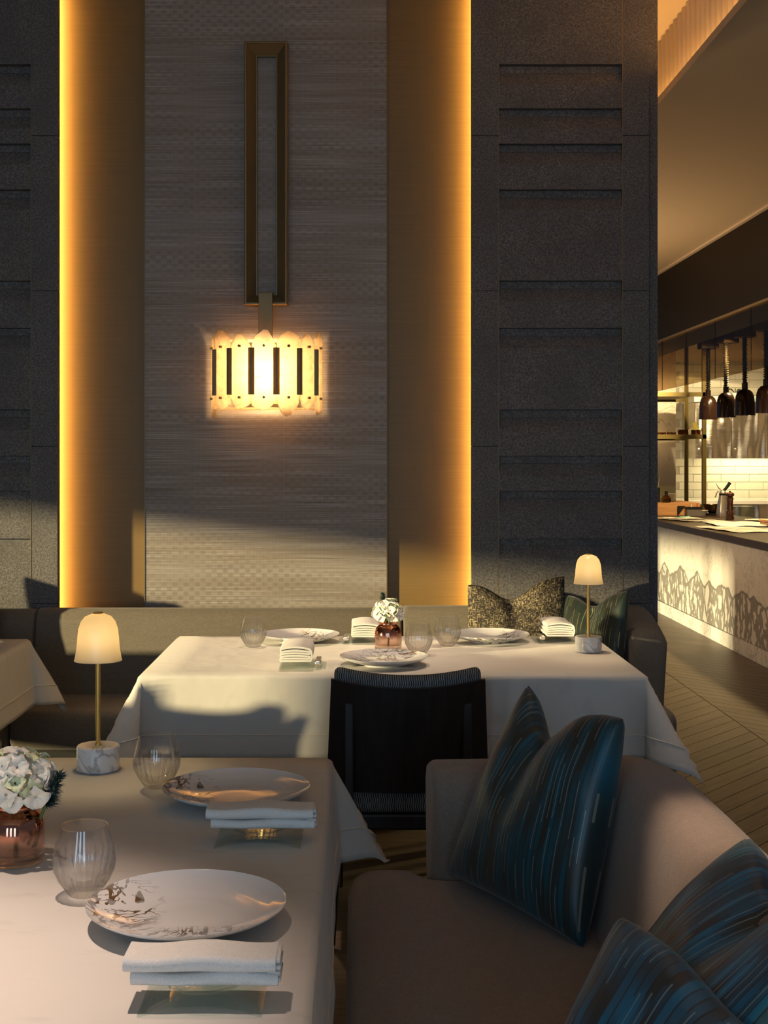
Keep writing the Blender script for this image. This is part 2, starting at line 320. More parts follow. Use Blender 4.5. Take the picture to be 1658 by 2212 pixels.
M = dict(
    stone=m_stone(), gold=m_gold(), grass=m_grass(), cloth=m_cloth(),
    sofa=m_fabric('taupe_linen_weave', (0.190, 0.140, 0.108), (0.310, 0.235, 0.185), 420, 0.25),
    bench=m_fabric('grey_brown_ribbed_weave', (0.130, 0.108, 0.082), (0.200, 0.168, 0.128), 260, 0.15, (0.35, 1, 2.2)),
    teal=m_teal('teal_striped_satin', (0.006, 0.085, 0.120), (0.032, 0.030, 0.021), (0.25, 0.24, 0.19)),
    teal2=m_teal('peacock_satin_window_lit', (0.004, 0.17, 0.30), (0.030, 0.032, 0.030), (0.20, 0.28, 0.30), 0.36),  # base blue raised to carry the window light on the near pair
    green=m_teal('bottle_green_striped_satin', (0.010, 0.030, 0.024), (0.012, 0.016, 0.011), (0.26, 0.25, 0.14)),
    tweed=m_tweed(), stripe=m_stripe('striped_chair_weave'),
    wenge=m_wood('dark_wenge', (0.010, 0.006, 0.004), (0.026, 0.015, 0.010), (18, 18, 1), 0.4, 0.0),
    oak=m_wood('smoked_oak_plank', (0.070, 0.045, 0.025), (0.195, 0.138, 0.082), (1.6, 30, 30), 0.42, 0.6),
    floor=m_wood('smoked_oak_floor', (0.11, 0.075, 0.045), (0.20, 0.145, 0.09), (1.2, 22, 22), 0.5, 0.0),
    beech=m_wood('orange_beech', (0.42, 0.20, 0.08), (0.58, 0.30, 0.13), (1.5, 20, 20), 0.4, 0.1),
    walnut=m_wood('walnut_top', (0.022, 0.012, 0.007), (0.045, 0.024, 0.014), (20, 1, 20), 0.4, 0.1),
    bronze=plain('aged_bronze', (0.24, 0.175, 0.085), 0.5, 0.55), brass=plain('satin_brass', (0.75, 0.50, 0.14), 0.32, 0.7),
    darkbronze=plain('dark_bronze_metal', (0.085, 0.055, 0.025), 0.35, 0.8), frame=plain('olive_brass_shelf_metal', (0.17, 0.125, 0.035), 0.4, 0.7),
    marble=m_marble('white_marble_grey_vein', (0.80, 0.79, 0.77), (0.42, 0.41, 0.40), 11, (1, 1, 0.55), 0.25, 0.05),
    marblewall=m_marble('cream_marble_slab', (0.66, 0.56, 0.44), (0.34, 0.27, 0.21), 3.2, (1, 1, 1), 0.3, 0.02),
    cmarble=m_counter_marble(), frost=m_shade('frosted_diffuser', (1.0, 0.86, 0.66), 0.7, 0.10), opal=m_shade('opal_glass_shade', (1.0, 0.92, 0.74), 0.75, 0.0),
    quartz=m_shade('rock_crystal', (1.0, 0.88, 0.70), 0.75, 0.20, True), plate=m_plate(), vase=m_vase(),
    crystal=m_thin('cut_crystal', (0.985, 0.985, 0.985), 0.05, 0.082, 0.28), acrylic=m_thin('clear_acrylic', (0.93, 0.97, 0.96)),
    pane=m_pane('smoked_hanging_glass', (0.62, 0.54, 0.40), 0.06), winpane=m_pane('window_glass', (0.96, 0.97, 0.98), 0.04),
    steel=m_steel(), chrome=plain('polished_steel', (0.80, 0.75, 0.66), 0.28, 0.9), copper=plain('polished_copper', (0.75, 0.32, 0.14), 0.2, 1.0),
    black=plain('matte_black', (0.006, 0.005, 0.004), 0.5), soffit=plain('dark_bronze_panel', (0.012, 0.008, 0.004), 0.55, 0.0, 0.12),
    mount=plain('brown_enamel_mount', (0.060, 0.040, 0.020), 0.6), shoe=plain('soft_black_plinth', (0.010, 0.008, 0.006), 0.7),  # soft black is the base finish of banquette and settee
    ceil=plain('warm_white_plaster', (0.62, 0.50, 0.35), 0.8), ceil2=plain('pale_plaster', (0.72, 0.60, 0.44), 0.8), flute=plain('fluted_cream_plaster', (0.62, 0.50, 0.38), 0.6),
    lampblack=plain('black_bronze_enamel', (0.012, 0.005, 0.003), 0.2, 0.2, 0.5, 0.4), rubber=plain('black_cable', (0.008, 0.006, 0.005), 0.55),
    tile=plain('glazed_cream_tile', (0.70, 0.67, 0.56), 0.22, 0, 0.5), grout=plain('pale_grout', (0.50, 0.47, 0.38), 0.8),
    white=plain('white_ceramic', (0.80, 0.78, 0.72), 0.2, 0, 0.5, 0.4), linen=m_fabric('ivory_napkin_linen', (0.66, 0.63, 0.58), (0.80, 0.77, 0.72), 500, 0.1),
    thread=plain('ivory_cord', (0.74, 0.68, 0.56), 0.7), paper=m_print(), green_plastic=plain('green_plastic', (0.02, 0.38, 0.22), 0.35),
    petal=plain('ivory_petal', (0.84, 0.80, 0.68), 0.6, 0, 0.3, 0, 0.2), petal2=plain('lime_white_petal', (0.66, 0.72, 0.44), 0.6, 0, 0.3, 0, 0.2),
    leaf=plain('dark_thistle_green', (0.018, 0.045, 0.040), 0.6), stem=plain('stem_green', (0.10, 0.14, 0.04), 0.6),
    pepper=plain('varnished_walnut', (0.10, 0.028, 0.012), 0.2, 0, 0.5, 0.5), card=plain('yellow_card', (0.62, 0.52, 0.10), 0.5),
    board=plain('pale_olive_board', (0.55, 0.52, 0.30), 0.45), wall=plain('taupe_plaster', (0.30, 0.25, 0.20), 0.8), bottle=m_glass('amber_bottle_glass', (0.55, 0.45, 0.28), 0.4),
    jar=m_glass('dark_green_jar_glass', (0.10, 0.14, 0.08), 0.3),
    led=m_emit('warm_led', (1.0, 0.56, 0.155), 75.0), led2=m_emit('warm_led_cove', (1.0, 0.55, 0.16), 20.0), heat=m_emit('heat_lamp_bulb', (1.0, 0.62, 0.26), 18.0),
    underlight=m_emit('under_cabinet_light', (1.0, 0.86, 0.48), 30.0), addedled=m_emit('added_shelf_led', (1.0, 0.74, 0.36), 9.0), downlight=m_emit('downlight_lens', (1.0, 0.85, 0.6), 12.0),
)

# ------------------------------------------------------------------ mesh helpers
class MB:
    def __init__(s): s.v = []; s.f = []; s.uv = None
    def add(s, v, f):
        o = len(s.v); s.v += [tuple(p) for p in v]; s.f += [tuple(i + o for i in q) for q in f]; return s
    def box(s, x0, x1, y0, y1, z0, z1):
        v = [(x, y, z) for z in (z0, z1) for y in (y0, y1) for x in (x0, x1)]
        return s.add(v, [(0, 2, 3, 1), (4, 5, 7, 6), (0, 1, 5, 4), (2, 6, 7, 3), (0, 4, 6, 2), (1, 3, 7, 5)])
    def rbox(s, x0, x1, y0, y1, z0, z1, r=0.01, seg=2):
        bm = bmesh.new(); bmesh.ops.create_cube(bm, size=1)
        for q in bm.verts: q.co = Vector(((q.co.x + .5) * (x1 - x0) + x0, (q.co.y + .5) * (y1 - y0) + y0, (q.co.z + .5) * (z1 - z0) + z0))
        bmesh.ops.bevel(bm, geom=bm.edges[:], offset=r, segments=seg, profile=0.5, affect='EDGES')
        bm.verts.index_update(); s.add([q.co for q in bm.verts], [[q.index for q in fc.verts] for fc in bm.faces]); bm.free(); return s
    def lathe(s, prof, seg=32, cx=0, cy=0, rf=None):
        v = []; f = []; n = len(prof)
        for i, (r, z) in enumerate(prof):
            for k in range(seg):
                a = 2 * PI * k / seg; rr = max(r, 1e-5) if rf is None else max(rf(r, z, a, i), 1e-5)
                v.append((cx + rr * math.cos(a), cy + rr * math.sin(a), z))
        for i in range(n - 1):
            for k in range(seg):
                k2 = (k + 1) % seg; f.append((i * seg + k, i * seg + k2, (i + 1) * seg + k2, (i + 1) * seg + k))
        if prof[0][0] > 1e-4: f.append(tuple(range(seg - 1, -1, -1)))
        if prof[-1][0] > 1e-4: f.append(tuple((n - 1) * seg + k for k in range(seg)))
        return s.add(v, f)
    def tube(s, pts, r, seg=8, cap=True):
        pts = [Vector(p) for p in pts]; v = []; f = []; n = len(pts); up = None
        for i, p in enumerate(pts):
            t = (pts[min(i + 1, n - 1)] - pts[max(i - 1, 0)]).normalized()
            if up is None: up = Vector((0, 0, 1)) if abs(t.z) < 0.9 else Vector((1, 0, 0))
            a = t.cross(up).normalized(); b = a.cross(t).normalized(); up = b
            rr = r[i] if isinstance(r, (list, tuple)) else r
            for k in range(seg):
                q = 2 * PI * k / seg; v.append(p + a * rr * math.cos(q) + b * rr * math.sin(q))
        for i in range(n - 1):
            for k in range(seg):
                k2 = (k + 1) % seg; f.append((i * seg + k, i * seg + k2, (i + 1) * seg + k2, (i + 1) * seg + k))
        if cap: f += [tuple(range(seg - 1, -1, -1)), tuple((n - 1) * seg + k for k in range(seg))]
        return s.add(v, f)
    def prism(s, poly, a0, a1, axis='Z'):   # polygon extruded along an axis
        def P(p, h): return (p[0], p[1], h) if axis == 'Z' else ((p[0], h, p[1]) if axis == 'Y' else (h, p[0], p[1]))
        n = len(poly); v = [P(p, a0) for p in poly] + [P(p, a1) for p in poly]
        f = [tuple(range(n - 1, -1, -1)), tuple(range(n, 2 * n))] + [(i, (i + 1) % n, n + (i + 1) % n, n + i) for i in range(n)]
        return s.add(v, f)
    def mesh(s, name, smooth=False, angle=None):
        me = bpy.data.meshes.new(name); me.from_pydata(s.v, [], s.f); me.update()
        bm = bmesh.new(); bm.from_mesh(me); bmesh.ops.recalc_face_normals(bm, faces=bm.faces[:]); bm.to_mesh(me); bm.free()
        if smooth:
            me.polygons.foreach_set('use_smooth', [True] * len(me.polygons))
            if angle: me.set_sharp_from_angle(angle=math.radians(angle))
        return me
    def build(s, name, mat, parent=None, smooth=False, angle=None, loc=None):
        return link(name, s.mesh(name, smooth, angle), mat, parent, loc)
def link(name, me, mat, parent=None, loc=None):
    if mat is not None and not me.materials: me.materials.append(mat)
    o = bpy.data.objects.new(name, me); COL.objects.link(o)
    if parent: o.parent = parent
    if loc: o.location = loc
    return o
def tag(o, label, cat, group=None):
    o['label'] = label; o['category'] = cat
    if group: o['group'] = group
    return o
def thing(name, label, cat, loc=(0, 0, 0), rotz=0.0, group=None):
    o = bpy.data.objects.new(name, None); COL.objects.link(o); o.location = loc; o.rotation_euler = (0, 0, rotz); o.empty_display_size = 0.05
    return tag(o, label, cat, group)
def struct(o, label=None):
    o['kind'] = 'structure'
    if label: o['label'] = label
    return o
def copy_tree(o, parent=None):
    c = o.copy(); COL.objects.link(c); c.parent = parent
    for ch in [x for x in bpy.data.objects if x.parent == o]: copy_tree(ch, c)
    return c
def place(o, loc, rz=0.0, label=None, group=None):
    o.location = loc; o.rotation_euler = (0, 0, rz)
    if label: o['label'] = label
    if group: o['group'] = group
    return o

# ================================================================== SETTING
# floor: base plus chevron oak planks along the aisle (spine at x = 2.09)
fl = struct(MB().box(-7, 7, -6, 18, -0.10, -0.012).build('floor', M['floor']), 'chevron smoked oak plank floor')
PW, ST, SL = 0.15, 0.89, 1.15
def plank_mesh(side):
    g = 0.0009; s = SL * side
    x0, x1 = 0.0 + g, ST - g
    y00, y01 = 0 + g, PW - g
    v = [(x0, y00 + s * x0, -0.012), (x1, y00 + s * x1, -0.012), (x1, y01 + s * x1, -0.012), (x0, y01 + s * x0, -0.012)]
    c = 0.002
    v += [(x0 + c, y00 + s * x0 + c, 0), (x1 - c, y00 + s * x1 + c, 0), (x1 - c, y01 + s * x1 - c, 0), (x0 + c, y01 + s * x0 - c, 0)]
    # make the grain run with the board: local frame turned to the board direction
    a = math.atan2(s, 1); R = Matrix.Rotation(-a, 3, 'Z')
    mb = MB(); mb.add([R @ Vector(p) for p in v], [(3, 2, 1, 0), (4, 5, 6, 7), (0, 1, 5, 4), (1, 2, 6, 5), (2, 3, 7, 6), (3, 0, 4, 7)])
    return mb.mesh('floor_plank'), a
for sx, side, y0, y1 in ((2.09 - ST, 1, 3.6, 13.6), (2.09, -1, 5.2, 15.0), (2.09 - 2 * ST, -1, 3.6, 7.6)):
    me, a = plank_mesh(side); me.materials.append(M['oak'])
    yy = y0
    while yy < y1:
        o = link('floor_plank', me, None, fl, (sx, yy, 0)); o.rotation_euler = (0, 0, a); yy += PW

# rear gold wall with woven panel
wb = struct(MB().box(-3.9, 1.36, 6.0, 6.16, 0, 3.64).build('wall_back', M['gold']), 'gold wallcovered rear wall')
pn = MB().box(-0.974, 0.137, 5.972, 6.0, 0.0, 3.64).build('fabric_panel', M['grass'], wb); pn['label'] = 'woven grasscloth panel on the gold wall'
for x in (-0.978, 0.137):
    MB().box(x, x + 0.004, 5.969, 6.0, 0, 3.64).build('edge_trim', M['bronze'], wb)
MB().box(1.30, 1.36, 5.86, 6.0, 0, 3.64).build('pier_return', M['stone'], wb)

ZJ = [0.66, 1.087, 1.301, 1.459, 1.667, 2.035, 2.248, 2.658, 2.864, 3.023, 3.221, 3.66]   # joints of the stepped stones
def pier(x0, xm0, xm1, x1, name, label):
    p = struct(MB().box(x0 + 0.05, x1 - 0.05, 5.872, 5.90, 0, 3.64).build(name, M['stone']), label)
    MB().box(x0 + 0.004, x1 - 0.004, 5.8725, 5.876, 0, 3.64).build('light_leak_sheet', M['stone'], p)  # unseen sheet added to stop strip light leaking through the slab joints
    MB().box(x0 + 0.16, x1 - 0.16, 5.9, 6.0, 0, 3.64).build('pier_core', M['stone'], p)
    # flat side strips in tall slabs with fine joints
    for a, b in ((x0, xm0), (xm1, x1)):
        z = 0.0
        for z2 in (0.797, 1.504, 2.204, 2.902, 3.64):
            MB().rbox(a + 0.0008, b - 0.0008, 5.83, 5.872, z + 0.0008, z2 - 0.0008, 0.0015, 1).build('stone_strip', M['stone'], p); z = z2
    # stepped stones: lower lip proud, upper edge set back
    for za, zb in zip([0.0] + ZJ[:-1], ZJ):
        h = zb - za
        poly = [(5.873, za + 0.002), (5.829, za + 0.002), (5.829, max(za + 0.02, zb - 0.09)), (5.855, zb - 0.034), (5.858, zb - 0.030), (5.858, zb + 0.0), (5.873, zb + 0.0)]
        MB().prism(poly, xm0 + 0.0015, xm1 - 0.0015, 'X').build('stone_block', M['stone'], p)
    for x in (xm0, xm1):
        MB().box(x - 0.0015, x + 0.0015, 5.8285, 5.858, 0, 3.64).build('joint_trim', M['bronze'], p)
    return p
pl = pier(-2.14, -2.02, -1.464, -1.343, 'wall_pier_left', 'grey stone pier of stepped slabs, left of the sconce')
pr = pier(0.516, 0.639, 1.195, 1.316, 'wall_pier_right', 'grey stone pier of stepped slabs, right of the sconce')
for par, x, sgn in ((pl, -1.390, 1), (pr, 0.563, -1)):      # warm strip on the gold wall; channel added to block its side light
    MB().box(x - 0.010, x + 0.010, 5.926, 5.932, 0.3, 3.62).build('light_strip', M['led'], par)
    MB().box(x - 0.016, x + 0.016, 5.876, 5.925, 0.3, 3.62).build('added_light_shield', M['bronze'], par)
    MB().box(x + sgn * 0.011, x + sgn * 0.016, 5.925, 5.934, 0.3, 3.62).build('added_light_shield', M['bronze'], par)

# ceilings
struct(MB().box(-6.2, 1.62, -2.0, 12.0, 3.64, 3.74).build('ceiling', M['ceil2']), 'warm lit upper ceiling')
ck = struct(MB().box(1.50, 2.86, -2.0, 18.0, 3.20, 3.235).build('ceiling_soffit', M['ceil']), 'lowered ceiling over the aisle')
MB().box(1.49, 1.50, -2.0, 18.0, 3.20, 3.236).build('cove_lip', M['flute'], ck)
MB().box(2.83, 2.86, -2.0, 18.0, 3.185, 3.20).build('cove_lip', M['flute'], ck)
MB().box(1.53, 1.55, 2.0, 12.0, 3.24, 3.25).build('light_strip', M['led2'], ck)
fa = struct(MB().box(1.625, 1.66, 2.0, 12.0, 3.237, 3.72).build('trim_1', M['flute']), 'fluted cream cove upstand')
sl = MB().prism([(1.626, -0.040), (1.600, -0.030), (1.582, -0.012), (1.580, 0.0), (1.582, 0.012), (1.600, 0.030), (1.626, 0.040)], 3.236, 3.64).mesh('flute'); sl.materials.append(M['flute'])
y = 4.6
while y < 8.6: link('flute', sl, None, fa, (0, y, 0)); y += 0.085
# black bronze fascia over the pass, with soffit
bs = struct(MB().box(2.86, 3.30, 4.0, 15.2, 2.56, 3.22).build('wall_fascia', M['soffit']), 'dark bronze fascia above the kitchen pass')
MB().box(2.852, 2.90, 4.0, 15.2, 2.548, 2.566).build('edge_trim', M['bronze'], bs)
struct(MB().box(2.9, 8, 4.0, 18.0, 2.75, 2.8).build('ceiling_kitchen', M['ceil']), 'kitchen ceiling')
# hanging smoked glass panes under the fascia
ys = [4.0, 5.2, 6.3, 7.4, 8.45, 9.45, 10.4, 11.31, 12.2, 13.1]
gp = thing('hanging_glass_screen', 'row of smoked glass panes hanging under the dark bronze fascia', 'glass screen', (2.875, 8.5, 2.09))
for a, b in zip(ys[:-1], ys[1:]):
    MB().box(-0.005, 0.005, a + 0.004 - 8.5, b - 0.004 - 8.5, 0.0, 0.46).build('glass_pane', M['pane'], gp)

# kitchen far wall with tiles, marble slab wall
kw = struct(MB().box(2.0, 8.0, 17.512, 17.7, 0, 3.3).build('wall_kitchen', M['grout']), 'tiled kitchen wall')
tm = MB().rbox(-0.186, 0.186, -0.012, 0.006, -0.050, 0.050, 0.003, 1).mesh('wall_tile'); tm.materials.append(M['tile'])
row = 0
for z in [0.97 + 0.106 * i for i in range(18)]:
    x = 4.35 + (0.19 if row % 2 else 0.0)
    while x < 6.1:
        o = link('wall_tile', tm, None, kw, (x, 17.512 + random.uniform(-0.001, 0.001), z)); o.rotation_euler = (random.uniform(-.004, .004), 0, random.uniform(-.003, .003)); x += 0.378
    row += 1
struct(MB().box(2.6, 3.74, 15.2, 15.3, 0, 2.75).build('wall_marble', M['marblewall']), 'cream marble slab wall behind the shelf')
struct(MB().box(5.8, 5.9, 4, 17.6, 0, 2.75).build('wall_right', M['wall']), 'plain kitchen side wall')

# unseen window wall assumed far to the left (lets the low sun in)
wl = struct(MB().box(-6.15, -6.0, -2.0, 12.0, 1.84, 3.64).build('wall_left', M['wall']), 'assumed window wall')
MB().box(-6.15, -6.0, -2.0, 0.9, 0, 1.84).build('wall_section', M['wall'], wl)
MB().box(-6.15, -6.0, 7.4, 12.0, 0, 1.84).build('wall_section', M['wall'], wl)
MB().box(-6.15, -6.0, 0.9, 7.4, 0, 0.80).build('wall_section', M['wall'], wl)
wi = struct(MB().box(-6.10, -6.05, 0.9, 7.4, 1.80, 1.84).build('assumed_window_1', M['darkbronze']), 'assumed wide window')
for yy in (0.92, 4.55, 5.1, 5.65, 7.38): MB().box(-6.10, -6.05, yy - 0.03, yy + 0.03, 0.80, 1.82).build('mullion', M['darkbronze'], wi)
for a, b in ((0.95, 4.52), (4.58, 5.07), (5.13, 5.62), (5.68, 7.35)): MB().box(-6.08, -6.072, a, b, 0.80, 1.8).build('window_pane', M['winpane'], wi)

# ================================================================== BANQUETTE
bq = thing('banquette', 'long taupe upholstered banquette along the rear wall', 'banquette', (-0.5, 5.6, 0))
def sect(x0, x1, top):
    prof = [(5.818, 0.40), (5.60, 0.40), (5.63, 0.55), (5.662, top - 0.05), (5.675, top - 0.018), (5.70, top), (5.73, top + 0.003), (5.77, top - 0.003), (5.80, top - 0.022), (5.818, 0.60)]
    mb = MB(); n = len(prof); v = []; f = []
    xs = [x0, x0 + 0.008, x0 + 0.03, x1 - 0.03, x1 - 0.008, x1]; ins = [0.018, 0.004, 0, 0, 0.004, 0.018]
    for x, i in zip(xs, ins):
        for (py, pz) in prof: v.append((x + 0.5, min(py + i, 5.818) - 5.6, pz - i * 0.6))
    for k in range(len(xs) - 1):
        for j in range(n): f.append((k * n + j, k * n + (j + 1) % n, (k + 1) * n + (j + 1) % n, (k + 1) * n + j))
    f += [tuple(range(n)), tuple((len(xs) - 1) * n + j for j in range(n))]
    return mb.add(v, f)
for x0, x1, t in ((-3.2, -1.407, 0.783), (-1.405, 0.199, 0.787), (0.201, 1.17, 0.797)):
    sect(x0, x1, t).build('backrest', M['bench'], bq, True, 50)
for x0, x1 in ((-3.2, -1.407), (-1.405, 0.199), (0.201, 1.17)):
    MB().rbox(x0 + 0.5, x1 + 0.5, 5.22 - 5.6, 5.64 - 5.6, 0.27, 0.43, 0.035, 3).build('seat_cushion', M['bench'], bq, True, 60)
MB().box(-2.7, 1.66, 5.27 - 5.6, 5.82 - 5.6, 0.0, 0.27).build('base', M['shoe'], bq)
# end arm turning forward, with the rounded seat end below it
mb = MB()
def arm_section(y, top, xo, xi):
    return [(xi, y, 0.28), (xi, y, top - 0.05), (xi + 0.02, y, top - 0.012), (xi + 0.05, y, top), (xo - 0.05, y, top), (xo - 0.02, y, top - 0.012), (xo, y, top - 0.05), (xo - 0.012, y, 0.5), (xo - 0.02, y, 0.28)]
rows_ = [arm_section(yy, tt, xo, xi) for yy, tt, xo, xi in ((5.820, .792, 1.31, 1.13), (5.6, .785, 1.295, 1.12), (5.32, .765, 1.265, 1.10), (5.22, .755, 1.25, 1.10), (5.195, .74, 1.243, 1.104), (5.185, .715, 1.232, 1.112))]
n = 9; v = [q for r in rows_ for q in r]; f = []
for k in range(len(rows_) - 1):
    for j in range(n): f.append((k * n + j, k * n + (j + 1) % n, (k + 1) * n + (j + 1) % n, (k + 1) * n + j))
f += [tuple(range(n)), tuple((len(rows_) - 1) * n + j for j in range(n))]
mb.add([(a + .5, b - 5.6, c) for a, b, c in v], f).build('arm', M['bench'], bq, True, 55)
MB().rbox(1.08 + .5, 1.26 + .5, 5.06 - 5.6, 5.82 - 5.6, 0.10, 0.462, 0.05, 4).build('seat_end', M['bench'], bq, True, 60)

# ================================================================== TABLES AND CLOTHS
def table(name, label, x0, x1, y0, y1, z=0.742):
    cx, cy = (x0 + x1) / 2, (y0 + y1) / 2
    t = thing(name, label, 'table', (cx, cy, 0))
    hx, hy = (x1 - x0) / 2 - 0.012, (y1 - y0) / 2 - 0.012
    MB().rbox(-hx, hx, -hy, hy, z - 0.03, z, 0.004, 1).build('tabletop', M['wenge'], t)
    MB().box(-hx + .12, hx - .12, -hy + .12, hy - .12, z - 0.08, z - 0.03).build('apron', M['wenge'], t)
    for sx in (-1, 1):
        for sy in (-1, 1):
            lx, ly = sx * (hx - .15), sy * (hy - .15)
            MB().rbox(lx - .03, lx + .03, ly - .03, ly + .03, 0, z - 0.08, 0.005, 1).build('leg', M['wenge'], t)
    return t
def cloth(name, label, x0, x1, y0, y1, drop, z=0.75, flare=28, seed=1, zmin=0.0):
    rnd = random.Random(seed); cx, cy = (x0 + x1) / 2, (y0 + y1) / 2; hx, hy = (x1 - x0) / 2, (y1 - y0) / 2
    ph = [rnd.uniform(0, 6.28) for _ in range(8)]
    R = 0.014
    def axis(h, nt, nd): return [-h - drop + drop * (i / nd) ** 1 for i in range(nd)] + [-h + 2 * h * i / nt for i in range(nt + 1)] + [h + drop * (i + 1) / nd for i in range(nd)]
    def pos(u, v, extra=0.0):
        a = max(abs(u) - hx, 0.0); b = max(abs(v) - hy, 0.0); sx = 1 if u > 0 else -1; sy = 1 if v > 0 else -1
        rho = math.hypot(a, b)
        if rho < 1e-6: return (u, v, z + extra)
        phi = math.atan2(b, a)                         # 0: long side overhang in x, pi/2: in y
        corner = math.sin(2 * phi) ** 1.3 if (a > 0 and b > 0) else 0.0
        along = v if a >= b else u
        ripple = (0.35 + 0.65 * corner) * (0.010 * math.sin(along * 7 + ph[0]) + 0.006 * math.sin(along * 17 + ph[1]))
        fl = math.radians(3.5 + flare * corner)
        s = rho
        if s < R * 1.57: out = R * math.sin(s / R); dn = R * (1 - math.cos(s / R))
        else: out = R + (s - R * 1.57) * math.sin(fl) + ripple * min(1, s / drop) ** 1.2; dn = R + (s - R * 1.57) * math.cos(fl)
        th = phi
        if corner > 0: th = phi + 0.16 * math.sin(4 * phi + ph[2])
        out += extra
        return ((min(abs(u), hx)) * sx + sx * out * math.cos(th), (min(abs(v), hy)) * sy + sy * out * math.sin(th), max(z - dn, zmin))
    us = axis(hx, 14, 16); vs = axis(hy, 14, 16); nu, nv = len(us), len(vs)
    vv = [pos(u, q) for q in vs for u in us]; ff = [(j * nu + i, j * nu + i + 1, (j + 1) * nu + i + 1, (j + 1) * nu + i) for j in range(nv - 1) for i in range(nu - 1)]
    mb = MB(); mb.add(vv, ff); o = mb.build(name, M['cloth'], None, True)
    o.location = (cx, cy, 0)
    sol = o.modifiers.new('thickness', 'SOLIDIFY'); sol.thickness = 0.0016; sol.offset = -1
    tag(o, label, 'tablecloth')
    hemd = drop - 0.075
    pts = []
    N = 60
    L = [(-hx - hemd, -hy - hemd), (hx + hemd, -hy - hemd), (hx + hemd, hy + hemd), (-hx - hemd, hy + hemd), (-hx - hemd, -hy - hemd)]
    for (ua, va), (ub, vb) in zip(L[:-1], L[1:]):
        for i in range(N): pts.append(pos(ua + (ub - ua) * i / N, va + (vb - va) * i / N, 0.0012))
    MB().tube(pts, 0.0021, 5).build('hem_cord', M['thread'], o, True)
    return o
table('dining_table', 'dark table under the white cloth in front of the banquette', -0.695, 0.93, 4.20, 5.10)
cloth('tablecloth', 'ivory cloth over the table in front of the banquette, lamp at its right end', -0.695, 0.93, 4.20, 5.10, 0.275, seed=3)
table('dining_table', 'dark table under the nearest ivory cloth with the large lamp', -1.45, -0.07, 1.30, 3.03)
cloth('tablecloth', 'ivory cloth over the nearest table beside the taupe settee', -1.45, -0.07, 1.30, 3.03, 0.255, seed=8, zmin=0.474)
table('dining_table', 'dark table mostly cut off by the left frame edge', -2.90, -1.275, 4.10, 5.02)
cloth('tablecloth', 'ivory cloth on the table cut off at the far left, corner hanging down', -2.90, -1.275, 4.10, 5.02, 0.265, seed=5)

# ================================================================== CHAIRS
def make_chair(label):
    c = thing('dining_chair', label, 'chair', group='dark framed dining chairs')
    # curved dark back shell (faces +y: sitter looks to +y), slightly wider below
    def shell(y_off, th, z0, z1, w0, w1, grow=0.0):
        v = []; f = []; N = 16; Z = 8
        for j in range(Z + 1):
            t = j / Z; zc = z0 + (z1 - z0) * t; ww = w0 + (w1 - w0) * t
            for side in (0, 1):
                for i in range(N + 1):
                    q = -1 + 2 * i / N; sag = -0.045 * (1 - q * q)
                    dip = (-0.022 * (1 - q * q)) * t
                    v.append((q * ww, y_off + sag - 0.05 * t + (th if side else 0), zc + dip))
        W = (N + 1)
        for j in range(Z):
            for i in range(N):
                a = j * 2 * W + i; b = (j + 1) * 2 * W + i
                f.append((a, a + 1, b + 1, b)); f.append((a + W, b + W, b + W + 1, a + W + 1))
            a = j * 2 * W; b = (j + 1) * 2 * W
            f.append((a, b, b + W, a + W)); f.append((a + N, a + W + N, b + W + N, b + N))
        for j in (0, Z):
            for i in range(N):
                a = j * 2 * W + i; f.append((a, a + W, a + W + 1, a + 1))
        return MB().add(v, f)
    sh = shell(0.0, 0.022, 0.44, 0.785, 0.247, 0.232).build('back_shell', M['wenge'], c, True, 40)
    # padded inside back, standing proud over the shell
    pad = shell(0.024, 0.055, 0.47, 0.818, 0.236, 0.222)
    o = pad.build('back_pad', M['stripe'], c, True, 60)
    bv = o.modifiers.new('soften', 'BEVEL'); bv.width = 0.022; bv.segments = 4; bv.limit_method = 'ANGLE'; bv.angle_limit = math.radians(40)
    for s in (-1, 1):
        MB().rbox(s * 0.178 - 0.014, s * 0.178 + 0.014, -0.062, -0.018, 0.36, 0.715, 0.004, 2).build('back_rail', M['wenge'], c)
        MB().tube([(s * 0.215, -0.02, 0.46), (s * 0.222, -0.05, 0.25), (s * 0.232, -0.09, 0.0)], [0.022, 0.019, 0.014], 10).build('leg', M['wenge'], c, True, 50)
        MB().tube([(s * 0.215, 0.44, 0.36), (s * 0.215, 0.44, 0.0)], [0.02, 0.014], 10).build('leg', M['wenge'], c, True, 50)
    MB().rbox(-0.225, 0.225, 0.0, 0.48, 0.315, 0.365, 0.008, 2).build('seat_frame', M['wenge'], c)
    MB().rbox(-0.232, 0.232, -0.005, 0.50, 0.365, 0.47, 0.03, 4).build('seat', M['stripe'], c, True, 60)
    return c
ch = make_chair('dark wood dining chair with a striped padded back at the rear table')
place(ch, (0.155, 3.95, 0.0))
c2 = copy_tree(ch); place(c2, (-1.70, 3.52, 0.0), 0.0, 'assumed dark wood dining chair at the table beyond the left frame edge')  # unseen chair assumed from the humped shadow on the rear cloth

